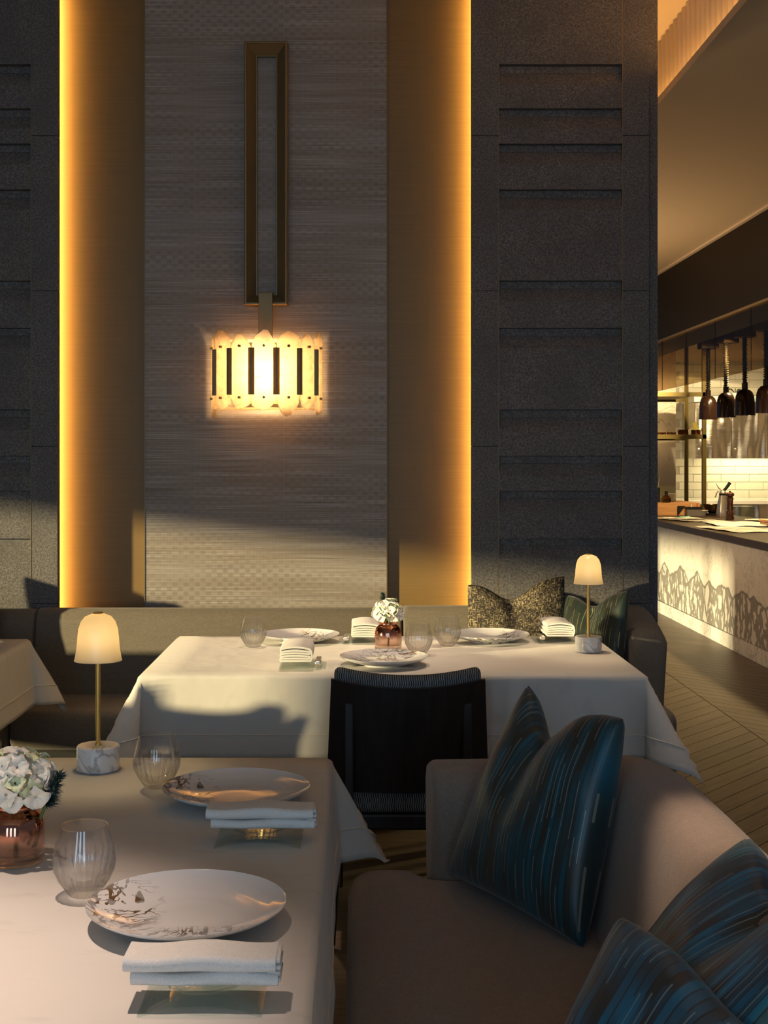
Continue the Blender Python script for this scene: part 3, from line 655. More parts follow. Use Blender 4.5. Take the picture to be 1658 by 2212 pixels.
# ================================================================== SETTEE
se = thing('settee', 'taupe barrel-backed settee beside the nearest table', 'settee', (0.35, 2.1, 0))
OX, OY = 0.35, 2.1
path = [(0.165, 3.175, 0.722), (0.20, 3.18, 0.722), (0.34, 3.18, 0.724), (0.47, 3.165, 0.730), (0.565, 3.125, 0.742), (0.632, 3.06, 0.757), (0.672, 2.97, 0.772), (0.692, 2.86, 0.785), (0.70, 2.70, 0.796), (0.70, 2.4, 0.80), (0.70, 2.0, 0.80), (0.70, 1.5, 0.80), (0.70, 0.9, 0.80)]
v = []; f = []
for i, (x, y, h) in enumerate(path):
    a = Vector(path[max(i - 1, 0)][:2]); b = Vector(path[min(i + 1, len(path) - 1)][:2]); t = (b - a).normalized(); nrm = Vector((-t.y, t.x))   # outward
    lean = min(1.0, i / 7.0); th = 0.115 + 0.02 * lean; ib = 0.115 + 0.095 * lean
    prof = [(-ib, 0.18), (-ib, 0.44), (-ib + (ib - th) * 0.45, 0.58), (-th - 0.012, h - 0.06), (-th + 0.008, h - 0.022), (-th + 0.035, h - 0.003), (-0.045, h), (-0.015, h - 0.012), (0.0, h - 0.045), (-0.012, 0.45), (-0.03, 0.18)]
    e = 0.0
    for (d, z) in prof:
        v.append((x + nrm.x * d - OX, y + nrm.y * d - OY, z))
n = 11
for k in range(len(path) - 1):
    for j in range(n): f.append((k * n + j, k * n + (j + 1) % n, (k + 1) * n + (j + 1) % n, (k + 1) * n + j))
f += [tuple(range(n)), tuple((len(path) - 1) * n + j for j in range(n))]
bk = MB().add(v, f).build('back_shell', M['sofa'], se, True, 75)
bv = bk.modifiers.new('soften', 'BEVEL'); bv.width = 0.018; bv.segments = 3; bv.limit_method = 'ANGLE'; bv.angle_limit = math.radians(60)
# T-shaped seat cushion with rounded edges
pl_ = [(-0.02, 0.9), (-0.02, 3.02), (-0.012, 3.08), (0.012, 3.115), (0.05, 3.13), (0.115, 3.13), (0.142, 3.115), (0.16, 3.085), (0.175, 3.06), (0.21, 3.05), (0.40, 3.045), (0.47, 3.0), (0.515, 2.9), (0.52, 2.6), (0.52, 0.9)]
cxy = Vector((0.24, 2.0)); v = []; f = []
lay = [(0.25, 0.012), (0.262, 0.0), (0.43, 0.0), (0.452, 0.007), (0.463, 0.022), (0.468, 0.05)]
n = len(pl_)
def inset(d):
    out = []
    for i in range(n):
        p0, p1, p2 = Vector(pl_[i - 1]), Vector(pl_[i]), Vector(pl_[(i + 1) % n])
        t = ((p2 - p1).normalized() + (p1 - p0).normalized()); t = t.normalized() if t.length > 1e-6 else Vector((1, 0))
        nr = Vector((t.y, -t.x)); out.append(p1 + nr * d)
    return out
for z, d in lay: v += [(p.x - OX, p.y - OY, z) for p in inset(d)]
for k in range(len(lay) - 1):
    for j in range(n): f.append((k * n + j, k * n + (j + 1) % n, (k + 1) * n + (j + 1) % n, (k + 1) * n + j))
f += [tuple(range(n - 1, -1, -1)), tuple((len(lay) - 1) * n + j for j in range(n))]
MB().add(v, f).build('seat_cushion', M['sofa'], se, True, 65)
MB().box(0.02 - OX, 0.60 - OX, 0.95 - OY, 3.05 - OY, 0.12, 0.255).build('base', M['shoe'], se)
for x, y in ((0.01, 2.98), (0.60, 2.95), (0.01, 1.1), (0.60, 1.1)):
    MB().rbox(x - OX - 0.02, x - OX + 0.02, y - OY - 0.02, y - OY + 0.02, 0, 0.26, 0.004, 1).build('leg', M['wenge'], se)

# ================================================================== CUSHIONS
def cushion(label, mat, T, corners, chop=0.08, cx=0.0, seed=1, n=34, wr=0.004, group=None):
    """soft pillow stretched between four corners (bottom left, bottom right, top right, top left), dented at the top"""
    rnd = random.Random(seed); ph = [rnd.uniform(0, 6.28) for _ in range(10)]
    BL, BR, TR, TL = [Vector(c) for c in corners]
    org = (BL + BR) / 2
    nrm = ((BR - BL) + (TR - TL)).cross((TL - BL) + (TR - BR)).normalized()     # away from the sitter's side is -nrm
    v = []; f = []; uv = []
    def P(u, q, s):
        cr = 1 - 0.012 * (u * q) ** 20; pu = u * cr * (1 - 0.042 * (1 - q * q) * u * u); pq = q * cr * (1 - 0.036 * (1 - u * u) * q * q)
        g = math.exp(-((u - cx) / 0.44) ** 2); k = max(0.0, (q + 0.6) / 1.6) ** 1.6
        a, b = (pu + 1) / 2, (pq + 1) / 2
        base = (BL * (1 - a) + BR * a) * (1 - b) + (TL * (1 - a) + TR * a) * b
        upv = ((TL - BL) * (1 - a) + (TR - BR) * a).normalized()
        base -= upv * chop * g * k
        t = T / 2 * (max(0.0, (1 - u ** 2) * (1 - q ** 2))) ** 0.42
        t *= 1 - 0.30 * g * k
        e = (1 - abs(u)) * (1 - abs(q))
        wv = wr * (math.sin(5 * u + 3 * q + ph[0]) * math.sin(4 * q - 2 * u + ph[1]) + 0.8 * math.sin(11 * u + ph[2]) * max(0, abs(q) - 0.5) + 0.8 * math.sin(11 * q + ph[3]) * max(0, abs(u) - 0.5)) * min(1, e * 8)
        crease = -0.030 * math.exp(-((u - cx - 0.10 * (1 - q)) / 0.13) ** 2) * k * min(1, (1 - q) * 5)
        return base + nrm * (s * (t + wv + crease) if e > 1e-6 else 0.0) - org
    idx = {}
    for s in (1, -1):
        for j in range(n + 1):
            for i in range(n + 1):
                if s == -1 and (i in (0, n) or j in (0, n)): idx[(s, i, j)] = idx[(1, i, j)]; continue
                a = -1 + 2 * i / n; b = -1 + 2 * j / n
                u = math.sin(a * PI / 2) * 0.45 + a * 0.55; q = math.sin(b * PI / 2) * 0.45 + b * 0.55
                idx[(s, i, j)] = len(v); v.append(P(u, q, s)); uv.append(((u + 1) / 2, (q + 1) / 2))
        for j in range(n):
            for i in range(n):
                q = (idx[(s, i, j)], idx[(s, i + 1, j)], idx[(s, i + 1, j + 1)], idx[(s, i, j + 1)])
                f.append(q if s == 1 else q[::-1])
    me = bpy.data.meshes.new('throw_cushion'); me.from_pydata(v, [], f); me.update()
    lay = me.uv_layers.new(name='UVMap')
    for lp in me.loops: lay.data[lp.index].uv = uv[lp.vertex_index]
    me.polygons.foreach_set('use_smooth', [True] * len(me.polygons))
    o = link('throw_cushion', me, mat); o.location = org
    return tag(o, label, 'cushion', group)
G = 'cushions on the settee'
cushion('dark teal striped satin cushion leaning in the settee corner', M['teal'], 0.17, ((0.212, 3.00, 0.487), (0.455, 2.60, 0.465), (0.557, 2.70, 0.908), (0.402, 3.03, 0.925)), 0.095, -0.22, 3, group=G)
cushion('peacock blue striped cushion at the right frame edge, rear of the near pair', M['teal2'], 0.16, ((0.36, 2.08, 0.52), (0.38, 1.60, 0.52), (0.665, 1.65, 0.84), (0.648, 2.14, 0.825)), 0.05, 0.1, 5, group=G)
cushion('peacock blue striped cushion nearest the camera, bottom right', M['teal2'], 0.17, ((0.20, 1.76, 0.50), (0.53, 1.26, 0.50), (0.72, 1.40, 0.765), (0.388, 1.92, 0.775)), 0.06, -0.05, 9, group=G)
G = 'cushions on the banquette'
cushion('gold and brown tweed cushion on the banquette beside the stone pier', M['tweed'], 0.14, ((0.45, 5.47, 0.44), (0.90, 5.47, 0.44), (0.898, 5.60, 0.942), (0.478, 5.60, 0.906)), 0.075, -0.1, 11, group=G)
cushion('bottle green striped cushion in the banquette corner behind the small lamp', M['green'], 0.13, ((0.86, 5.42, 0.44), (1.03, 5.14, 0.44), (1.105, 5.26, 0.915), (0.90, 5.60, 0.86)), 0.05, 0.0, 13, group=G)
cushion('tweed cushion cut off by the left frame edge, against the banquette', M['tweed'], 0.14, ((-1.97, 5.46, 0.44), (-1.53, 5.46, 0.44), (-1.532, 5.58, 0.87), (-1.95, 5.58, 0.98)), 0.02, 0.1, 17, group=G)

# ================================================================== WALL SCONCE
SCONCE_W = 8.0
sc_ = thing('wall_sconce', 'bronze wall sconce with a glowing rock crystal shade', 'wall lamp', (-0.413, 5.972, 1.6))
def frame_ring(hw, z0, z1, prof):   # prof: (inset from outer edge, depth from wall)
    v = []; f = []; n = len(prof)
    for (cxs, czs) in ((-1, 0), (1, 0), (1, 1), (-1, 1)):
        for (ins, dep) in prof:
            v.append((cxs * (hw - ins), -dep, (z1 - ins) if czs else (z0 + ins)))
    out = []
    for k in range(4):
        m = MB(); k2 = (k + 1) % 4
        vv = v[k * n:(k + 1) * n] + v[k2 * n:(k2 + 1) * n]
        ff = [(j, (j + 1) % n, n + (j + 1) % n, n + j) for j in range(n)] + [tuple(range(n)), tuple(range(n, 2 * n))]
        m.add(vv, ff); out.append(m)
    return out
for m in frame_ring(0.098, 2.148 - 1.6, 3.349 - 1.6, [(0.0, 0.0), (0.0, 0.074), (0.004, 0.078), (0.010, 0.078), (0.012, 0.072), (0.050, 0.022), (0.055, 0.022), (0.055, 0.0)]):
    m.build('frame_bar', M['bronze'], sc_)
MB().rbox(-0.032, 0.032, -0.095, -0.02, 0.555, 0.605, 0.002, 1).build('bracket_block', M['bronze'], sc_)
MB().rbox(-0.032, 0.032, -0.100, -0.088, 0.30, 0.60, 0.002, 1).build('strap', M['bronze'], sc_)
MB().box(-0.13, 0.13, -0.02, 0.0, 0.10, 0.36).build('back_plate', M['brass'], sc_)
NS = 7
rnd = random.Random(4)
Rx, Ry = 0.245, 0.185
angs = [PI + PI * (k + 0.5) / NS for k in range(NS)]
for k, a in enumerate(angs):
    c = Vector((Rx * math.cos(a), Ry * math.sin(a) - 0.012)); tang = Vector((-Rx * math.sin(a), Ry * math.cos(a))).normalized(); nrm = Vector((tang.y, -tang.x))
    w_ = 0.5 * PI / NS * math.hypot(Rx * math.sin(a), Ry * math.cos(a)) - 0.0015
    t0, t1 = 0.415 + rnd.uniform(-.018, .024), 0.055 + rnd.uniform(-.026, .018)
    lsh, rsh = rnd.uniform(.02, .075), rnd.uniform(.02, .075); lb, rb = rnd.uniform(.02, .07), rnd.uniform(.02, .07); px = rnd.uniform(-.45, .2)
    out = [(-1, t1 + lb), (-0.55, t1 + 0.012), (px * .6 - .1, t1), (px * .6 + .25, t1 + .004), (0.7, t1 + rb * .5), (1, t1 + rb), (1, t0 - rsh), (0.62, t0 - rsh * .4), (px + .35, t0 - .002), (px, t0), (-0.72, t0 - lsh * .45), (-1, t0 - lsh)]
    v = []; N = len(out)
    for d in (-0.007, 0.007):
        for (s, z) in out:
            p = c + tang * (s * w_) + nrm * (d + (0.0025 if (d > 0 and abs(s) > .9) else 0) * -1); v.append((p.x, p.y, z))
    f = [tuple(range(N - 1, -1, -1)), tuple(range(N, 2 * N))] + [(i, (i + 1) % N, N + (i + 1) % N, N + i) for i in range(N)]
    s_ = MB().add(v, f).build('crystal_slab', M['quartz'], sc_)
    b = nrm * (1 if nrm.y < 0 else -1)
    for z in (0.352, 0.122):
        p = c + b * 0.006; MB().tube([(p.x, p.y, z), (p.x + b.x * .012, p.y + b.y * .012, z)], 0.0058, 10).build('bolt', M['bronze'], s_)
for k in range(NS - 1):
    a = PI + PI * (k + 1) / NS
    tang = Vector((-Rx * math.sin(a), Ry * math.cos(a))).normalized(); b = Vector((tang.y, -tang.x)); b = b * (1 if b.y < 0 else -1)
    c = Vector((Rx * math.cos(a), Ry * math.sin(a) - 0.012)) + b * 0.010
    pts = [c - tang * .0145, c + tang * .0145, c + tang * .004 + b * .012, c - tang * .004 + b * .012]
    MB().prism([(p.x, p.y) for p in pts], 0.134, 0.343).build('brass_bar', M['bronze'], sc_)
for z in (0.075, 0.385):     # frosted caps added to soften the light leaving the drum above and below
    N = 20; cap = [(-0.225, -0.02)] + [(0.225 * math.cos(PI + PI * i / N), 0.165 * math.sin(PI + PI * i / N) - 0.02) for i in range(1, N)] + [(0.225, -0.02)]
    MB().prism(cap, z - 0.003, z + 0.003).build('added_diffuser_cap', M['frost'], sc_)
for z in (0.19, 0.28): point('sconce_bulb', (0, -0.10, z), SCONCE_W, (1.0, 0.64, 0.30), 0.03, sc_)

# ================================================================== TABLE LAMPS
def make_lamp(label):
    t = thing('table_lamp', label, 'table lamp', group='marble based table lamps')
    MB().lathe([(0.0, 0), (0.044, 0), (0.0475, 0.003), (0.0475, 0.053), (0.0455, 0.056), (0.0, 0.056)], 40).build('base', M['marble'], t, True, 40)
    MB().lathe([(0.0, 0.056), (0.0075, 0.056), (0.0075, 0.060), (0.005, 0.0615), (0.0058, 0.12), (0.0052, 0.26), (0.0, 0.26)], 16).build('stem', M['brass'], t, True, 50)
    pr_ = [(0.0535, 0.246), (0.0515, 0.252), (0.0480, 0.272), (0.0462, 0.295), (0.0440, 0.316), (0.0385, 0.333), (0.029, 0.3445), (0.016, 0.350), (0.004, 0.3515)]
    inn = [(max(r - 0.003, 0.003), z - (0.003 if i > 5 else 0)) for i, (r, z) in enumerate(pr_)]
    MB().lathe(inn[::-1] + pr_, 40).build('lamp_shade', M['opal'], t, True, 60)
    MB().lathe([(0.0, 0.349), (0.012, 0.3515), (0.011, 0.354), (0.0, 0.3545)], 16).build('finial', M['brass'], t, True, 50)
    MB().lathe([(0.0, 0.26), (0.012, 0.262), (0.012, 0.268), (0.0, 0.27)], 16).build('bulb_holder', M['brass'], t, True, 40)
    point('lamp_bulb', (0, 0, 0.298), 1.7, (1.0, 0.76, 0.42), 0.014, t)
    return t
la = make_lamp('large near table lamp with opal dome shade and white marble base'); place(la, (-0.580, 2.91, 0.7505))
lb_ = copy_tree(la); place(lb_, (0.838, 4.69, 0.7505), 0.6, 'small far table lamp with marble base at the right end of the rear table')
lb_['group'] = la['group']

# ================================================================== TABLEWARE
tp = [(0.0, 0.0), (0.020, 0.0), (0.0235, 0.002), (0.030, 0.010), (0.041, 0.026), (0.0485, 0.042), (0.0505, 0.056), (0.0480, 0.074), (0.0430, 0.092), (0.0375, 0.112)]
def dens(p, k):
    o = []
    for (a, b), (c, d) in zip(p[:-1], p[1:]): o += [(a + (c - a) * i / k, b + (d - b) * i / k) for i in range(k)]
    return o + [p[-1]]
def glass_mesh():
    mb = MB(); outer = dens(tp, 4); inner = [(r - 0.0013, z) for r, z in tp[::-1] if z > 0.012] + [(0.022, 0.0125), (0.0, 0.011)]
    NG = 22
    def rf(r, z, a, i):
        if i >= len(outer) or z < 0.004: return r
        k = int(round(a / (2 * PI) * NG)) % NG; top = 0.078 if k % 2 else 0.066
        if z > top: return r
        ph = a / (2 * PI) * NG; d = abs(ph - round(ph)) * 2
        return r * (1 - 0.065 * max(0.0, 1 - d * 2.2) * min(1, (top - z) / 0.02) )
    mb.lathe(outer + inner, 110, rf=rf)
    for k in range(NG):
        a = 2 * PI * k / NG; z = 0.081 if k % 2 else 0.069
        r = 0.0462 if k % 2 else 0.0488
        bm = bmesh.new(); bmesh.ops.create_icosphere(bm, subdivisions=1, radius=0.0021); bm.verts.index_update()
        mb.add([(q.co.x + r * math.cos(a), q.co.y + r * math.sin(a), q.co.z + z) for q in bm.verts], [[q.index for q in fc.verts] for fc in bm.faces]); bm.free()
    mb.tube([(0.0369 * math.cos(2 * PI * k / 64), 0.0369 * math.sin(2 * PI * k / 64), 0.1122) for k in range(65)], 0.0011, 6)
    me = mb.mesh('crystal_tumbler', True, 55); me.materials.append(M['crystal']); return me
GM = glass_mesh()
for (x, y, rz, lab) in ((-0.425, 2.755, 0.1, 'cut crystal tumbler behind the upper plate on the nearest table'),
                        (-0.436, 2.075, 0.5, 'cut crystal tumbler in the foreground left of the nearest plate'),
                        (-0.383, 4.80, 0.2, 'cut crystal tumbler at the left end of the rear table'),
                        (0.220, 4.61, 0.7, 'cut crystal tumbler just right of the rose vase on the rear table'),
                        (0.338, 4.82, 0.4, 'cut crystal tumbler between vase and lamp, touching the right rear plate')):
    tag(place(link('crystal_tumbler', GM, None), (x, y, 0.7505), rz), lab, 'glass', 'cut crystal tumblers')
def plate_mesh():
    top = [(0.0, 0.0075), (0.055, 0.0078), (0.085, 0.011), (0.115, 0.018), (0.140, 0.027), (0.1485, 0.0315), (0.150, 0.0325)]
    und = [(0.1500, 0.0315), (0.139, 0.0235), (0.112, 0.0135), (0.085, 0.007), (0.070, 0.0045), (0.069, 0.0), (0.066, 0.0), (0.064, 0.003), (0.0, 0.003)]
    me = MB().lathe(dens(top, 3) + und, 72).mesh('dinner_plate', True, 60); me.materials.append(M['plate']); return me
PM = plate_mesh()
for (x, y, rz, lab) in ((-0.256, 1.955, 0.0, 'white dinner plate with marbled print, nearest the camera'),
                        (-0.245, 2.645, 0.0, 'white dinner plate with marbled print beyond the upper napkin on the nearest table'),
                        (0.092, 4.39, -1.9, 'white dinner plate in front of the striped chair on the rear table'),
                        (-0.215, 4.94, 2.2, 'white dinner plate beside the left tumbler on the rear table'),
                        (0.508, 4.95, 1.7, 'white dinner plate below the tweed cushion on the rear table')):
    tag(place(link('dinner_plate', PM, None), (x, y, 0.7505), rz), lab, 'plate', 'marbled dinner plates')

# clear arched tray with a little dish, per place setting
def make_tray():
    t = thing('acrylic_tray', '', 'tray', group='clear arched side trays')
    v = []; f = []; N = 16
    for i in range(N + 1):
        q = -1 + 2 * i / N; z = 0.011 * (1 - q * q)
        for (yy, dz) in ((-0.075, 0), (0.075, 0), (0.075, 0.003), (-0.075, 0.003)): v.append((q * 0.078, yy, z + dz))
    for i in range(N):
        for j in range(4): f.append((i * 4 + j, i * 4 + (j + 1) % 4, (i + 1) * 4 + (j + 1) % 4, (i + 1) * 4 + j))
    f += [(0, 1, 2, 3), tuple(N * 4 + j for j in (3, 2, 1, 0))]
    MB().add(v, f).build('tray_sheet', M['acrylic'], t, True, 50)
    MB().lathe([(0.0, 0.0), (0.025, 0.0), (0.05, 0.008), (0.052, 0.012), (0.047, 0.010), (0.022, 0.004), (0.0, 0.004)], 32).build('dish', M['acrylic'], t, True, 60, (0, -0.012, 0.0145))
    return t
def napkin_mesh(kind):
    mb = MB()
    if kind == 'fold':     # two soft folds lying one over the other, fold edge to the front (-y)
        for (z0, z1, hx, dy, off) in ((0.0, 0.017, 0.094, 0.050, 0.003), (0.018, 0.037, 0.097, 0.052, -0.003)):
            prof = [(0.014, z0 + 0.002)] + [(-dy + 0.009 * (1 - math.sin(a)) - 0.0, (z0 + z1) / 2 - (z1 - z0) / 2 * math.cos(a)) for a in [PI * k / 8 for k in range(9)]] + [(0.016, z1 - 0.002)]
            n = len(prof); v = []; f = []; X = 14
            for i in range(X + 1):
                q = -1 + 2 * i / X
                for j, (py, pz) in enumerate(prof):
                    v.append((q * hx + off, py + 0.0015 * math.sin(q * 5 + z0 * 90), pz + (0.0018 * math.sin(q * 4 + z0 * 70) if j > 3 else 0)))
            for i in range(X):
                for j in range(n): f.append((i * n + j, i * n + (j + 1) % n, (i + 1) * n + (j + 1) % n, (i + 1) * n + j))
            f += [tuple(range(n)), tuple(X * n + j for j in range(n))]
            mb.add(v, f)
        for i in range(4):    # layered hem ends at the right
            z = 0.004 + 0.008 * i; mb.rbox(0.082, 0.1005 - 0.001 * (i % 2), -0.044, 0.012, z, z + 0.0055, 0.0015, 1)
    else:                  # rolled flat, the spiral end facing the front (-y)
        pts = []; zs = (0.0045, 0.0120, 0.0195, 0.0270, 0.0345, 0.0440); L = 0.046
        for i, zl in enumerate(zs):
            x0, x1 = (L, -L) if i % 2 == 0 else (-L, L)
            if i == len(zs) - 1: x1 = L + 0.002
            for q in range(9):
                t = q / 8; x = x0 + (x1 - x0) * t; pts.append((x * (1 - 0.012 * i), zl + 0.0022 * (1 - (x / L) ** 2) * i / 2))
            if i < len(zs) - 1:
                zn = zs[i + 1]; sg = 1 if x1 > 0 else -1; r = (zn - zl) / 2
                for q in range(1, 6): a_ = -PI / 2 + PI * q / 6; pts.append(((x1 + sg * r * math.cos(a_)) * (1 - 0.012 * i), (zl + zn) / 2 + r * math.sin(a_)))
        # the outer flap folds over the right side and tucks under
        for q in range(1, 10): a_ = PI / 2 - PI * q / 10; pts.append((L * 0.95 + 0.0105 * math.cos(a_), 0.0225 + 0.0212 * math.sin(a_)))
        K = len(pts) - 1; pa = []; pb = []; th = 0.0031
        for i, (x, z) in enumerate(pts):
            p0, p1 = pts[max(i - 1, 0)], pts[min(i + 1, K)]; d = Vector((p1[0] - p0[0], p1[1] - p0[1])).normalized(); nn = Vector((-d.y, d.x)) * th
            pa.append((x + nn.x, z + nn.y)); pb.append((x - nn.x, z - nn.y))
        v = []; f = []; Ys = (-0.094, -0.05, 0.0, 0.05, 0.094); n2 = 2 * (K + 1)
        for q, yv in enumerate(Ys): v += [(x, yv, z + 0.0015 * math.sin(q * 2.1)) for x, z in pa] + [(x, yv, z + 0.0015 * math.sin(q * 2.1)) for x, z in pb]
        for q in range(len(Ys) - 1):
            for i in range(K):
                o = q * n2; f += [(o + i, o + i + 1, o + n2 + i + 1, o + n2 + i), (o + K + 1 + i, o + n2 + K + 1 + i, o + n2 + K + 2 + i, o + K + 2 + i)]
            f += [(q * n2, q * n2 + n2, q * n2 + n2 + K + 1, q * n2 + K + 1), (q * n2 + K, q * n2 + 2 * K + 1, q * n2 + n2 + 2 * K + 1, q * n2 + n2 + K)]
        for q in (0, len(Ys) - 1):
            for i in range(K): o = q * n2; f.append((o + i, o + K + 1 + i, o + K + 2 + i, o + i + 1))
        mb.add(v, f)
    me = mb.mesh('folded_napkin', True, 45); me.materials.append(M['linen']); return me
NF, NR = napkin_mesh('fold'), napkin_mesh('roll')
tray0 = make_tray(); first = True
def setting(x, y, rz, kind, nx, ny, lab_t, lab_n, knob=None):
    global first
    t = tray0 if first else copy_tree(tray0); first = False
    place(t, (x, y, 0.7505), rz, lab_t)
    c, s = math.cos(rz), math.sin(rz)
    o = link('folded_napkin', NF if kind == 'fold' else NR, None)
    place(o, (x + nx * c - ny * s, y + nx * s + ny * c, 0.7780), rz); tag(o, lab_n, 'napkin', 'ivory napkins')
    if knob:
        kx, ky = knob
        k = thing('butter_knife', knob_label(lab_t), 'knife', (x + kx * c - ky * s, y + kx * s + ky * c, 0.7655), rz, 'butter knives on the trays')
        MB().rbox(-0.011, 0.011, -0.072, -0.02, 0.0, 0.013, 0.004, 2).build('handle', M['chrome'], k, True, 50)
        MB().rbox(-0.009, 0.009, -0.02, 0.07, 0.004, 0.008, 0.0015, 1).build('blade', M['chrome'], k)
def knob_label(s): return 'steel butter knife on tray ' + s.split('tray ')[1].replace(' on the rear table', '').replace('at the back of the rear table', '')
setting(-0.197, 1.695, 0.0, 'fold', 0.0, 0.0, 'clear arched tray closest to the camera', 'ivory folded napkin closest to the camera on the nearest table')
setting(-0.178, 2.395, 0.0, 'fold', 0.005, 0.0, 'clear arched tray between the two plates on the nearest table', 'ivory folded napkin between the two plates on the nearest table')
setting(-0.180, 4.36, 0.0, 'roll', -0.022, 0.0, 'clear arched tray left of the striped chair on the rear table', 'ivory layered napkin left of the striped chair, front of the rear table', (0.052, 0.0))
setting(0.010, 4.955, 0.0, 'roll', 0.022, 0.0, 'clear arched tray left of the flowers at the back of the rear table', 'ivory layered napkin left of the flowers at the back of the rear table', (-0.050, -0.02))
setting(0.755, 4.975, 0.0, 'roll', 0.010, 0.0, 'clear arched tray by the small far lamp on the rear table', 'ivory layered napkin beside the small far lamp', (-0.055, -0.02))

# ------------------------------------------------------------------ vases and flowers
def vase_mesh():
    o = [(0.0, 0.0), (0.044, 0.0), (0.048, 0.003), (0.0495, 0.012), (0.0498, 0.045), (0.0485, 0.066), (0.044, 0.080), (0.036, 0.088), (0.031, 0.092), (0.0315, 0.098), (0.034, 0.101)]
    i = [(0.032, 0.100), (0.029, 0.095), (0.029, 0.091), (0.034, 0.086), (0.042, 0.078), (0.0462, 0.065), (0.0475, 0.045), (0.047, 0.024), (0.043, 0.018), (0.0, 0.016)]
    me = MB().lathe(o + i, 48).mesh('flower_vase', True, 60); me.materials.append(M['vase']); return me
VM = vase_mesh()
def floret_mesh(mat, big):
    v = []; f = []
    for p in range(4):
        a0 = p * PI / 2 + 0.2; o = len(v); R = 5; S = 6
        for i in range(R + 1):
            t = i / R; wdt = 0.0115 * math.sin(PI * min(1, 0.12 + 0.80 * t)) ** 0.8 * big
            for j in range(S + 1):
                s = -1 + 2 * j / S; r = 0.002 + 0.019 * big * t - 0.003 * s * s * t
                z = 0.006 * math.sin(t * 2.2) - 0.004 * t * t + 0.003 * s * s * t + 0.0013 * math.sin(7 * s + p)
                x, y = r * math.cos(a0) - s * wdt * math.sin(a0), r * math.sin(a0) + s * wdt * math.cos(a0)
                v.append((x, y, z))
        for i in range(R):
            for j in range(S): k = o + i * (S + 1) + j; f.append((k, k + 1, k + S + 2, k + S + 1))
    me = bpy.data.meshes.new('floret'); me.from_pydata(v, [], f); me.update(); me.polygons.foreach_set('use_smooth', [True] * len(me.polygons)); me.materials.append(mat); return me
FA, FB = floret_mesh(M['petal'], 1.0), floret_mesh(M['petal2'], 0.8)
def hydrangea(loc, R, label, seed, n=46):
    rnd = random.Random(seed)
    t = thing('hydrangea_bloom', label, 'flower', loc, group='ivory hydrangeas in the vases')
    MB().tube([(0, 0, -0.115), (0.004, 0.002, -0.03), (0, 0, 0.02)], 0.0035, 6).build('stalk', M['stem'], t, True)
    for k in range(n):
        zf = 1 - 1.45 * (k + 0.5) / n; az = k * 2.39996 + rnd.uniform(-.2, .2); rr = math.sqrt(max(0, 1 - zf * zf)); d = Vector((rr * math.cos(az), rr * math.sin(az), zf))
        o = link('floret', FB if rnd.random() < 0.28 else FA, None, t)
        rad = R * rnd.uniform(0.78, 1.05); o.location = (d.x * rad, d.y * rad, d.z * rad * 0.85 + 0.008)
        q = (d + Vector((rnd.uniform(-.45, .45), rnd.uniform(-.45, .45), rnd.uniform(-.3, .5)))).to_track_quat('Z', 'Y')
        o.rotation_euler = q.to_euler(); sc = rnd.uniform(0.85, 1.25); o.scale = (sc, sc, sc)
    return t
def thistle(loc, label, seed, ln=0.075, tilt=(0.4, 0, 0)):
    rnd = random.Random(seed); t = thing('thistle_sprig', label, 'foliage', loc, group='dark thistle sprigs in the vases'); t.rotation_euler = tilt
    MB().tube([(0, 0, -0.09), (0, 0, 0), (0, 0, ln)], [0.003, 0.003, 0.002], 6).build('stalk', M['stem'], t, True)
    mb = MB()
    for k in range(420):
        z = ln * rnd.uniform(-0.1, 1.0); a = rnd.uniform(0, 2 * PI); L = rnd.uniform(0.012, 0.024) * (1.15 - 0.55 * max(0, z) / ln); u = rnd.uniform(0.1, 0.8)
        d = Vector((math.cos(a), math.sin(a), u)).normalized(); s = Vector((-math.sin(a), math.cos(a), 0)) * 0.0013; b = Vector((0, 0, z)) + d * 0.002
        mb.add([b - s, b + s, b + d * L, b + Vector((0, 0, .0012))], [(0, 1, 2), (1, 3, 2), (3, 0, 2)])
    o = mb.build('needles', M['leaf'], t); o['kind'] = 'stuff'
    return t
for (x, y, lab, l2, l3, sd_, R, off, tl) in ((-0.592, 2.25, 'copper and rose glass vase cut off at the left edge, nearest table', 'ivory hydrangea bloom at the left edge on the nearest table', 'dark thistle sprig at the left edge on the nearest table', 5, 0.064, (0.058, -0.015, 0.105), (0.25, 0.45, 0)),
                                         (0.115, 4.74, 'copper and rose glass vase at the centre of the rear table', 'ivory hydrangea bloom in the vase on the rear table', 'dark thistle sprig standing above the rear flowers', 8, 0.050, (-0.012, 0.02, 0.142), (-0.15, -0.12, 0))):
    tag(place(link('flower_vase', VM, None), (x, y, 0.7505)), lab, 'vase', 'copper and rose glass vases')
    hydrangea((x, y, 0.7505 + 0.128), R, l2, sd_); thistle((x + off[0], y + off[1], 0.7505 + off[2]), l3, sd_ + 1, 0.062, tl)

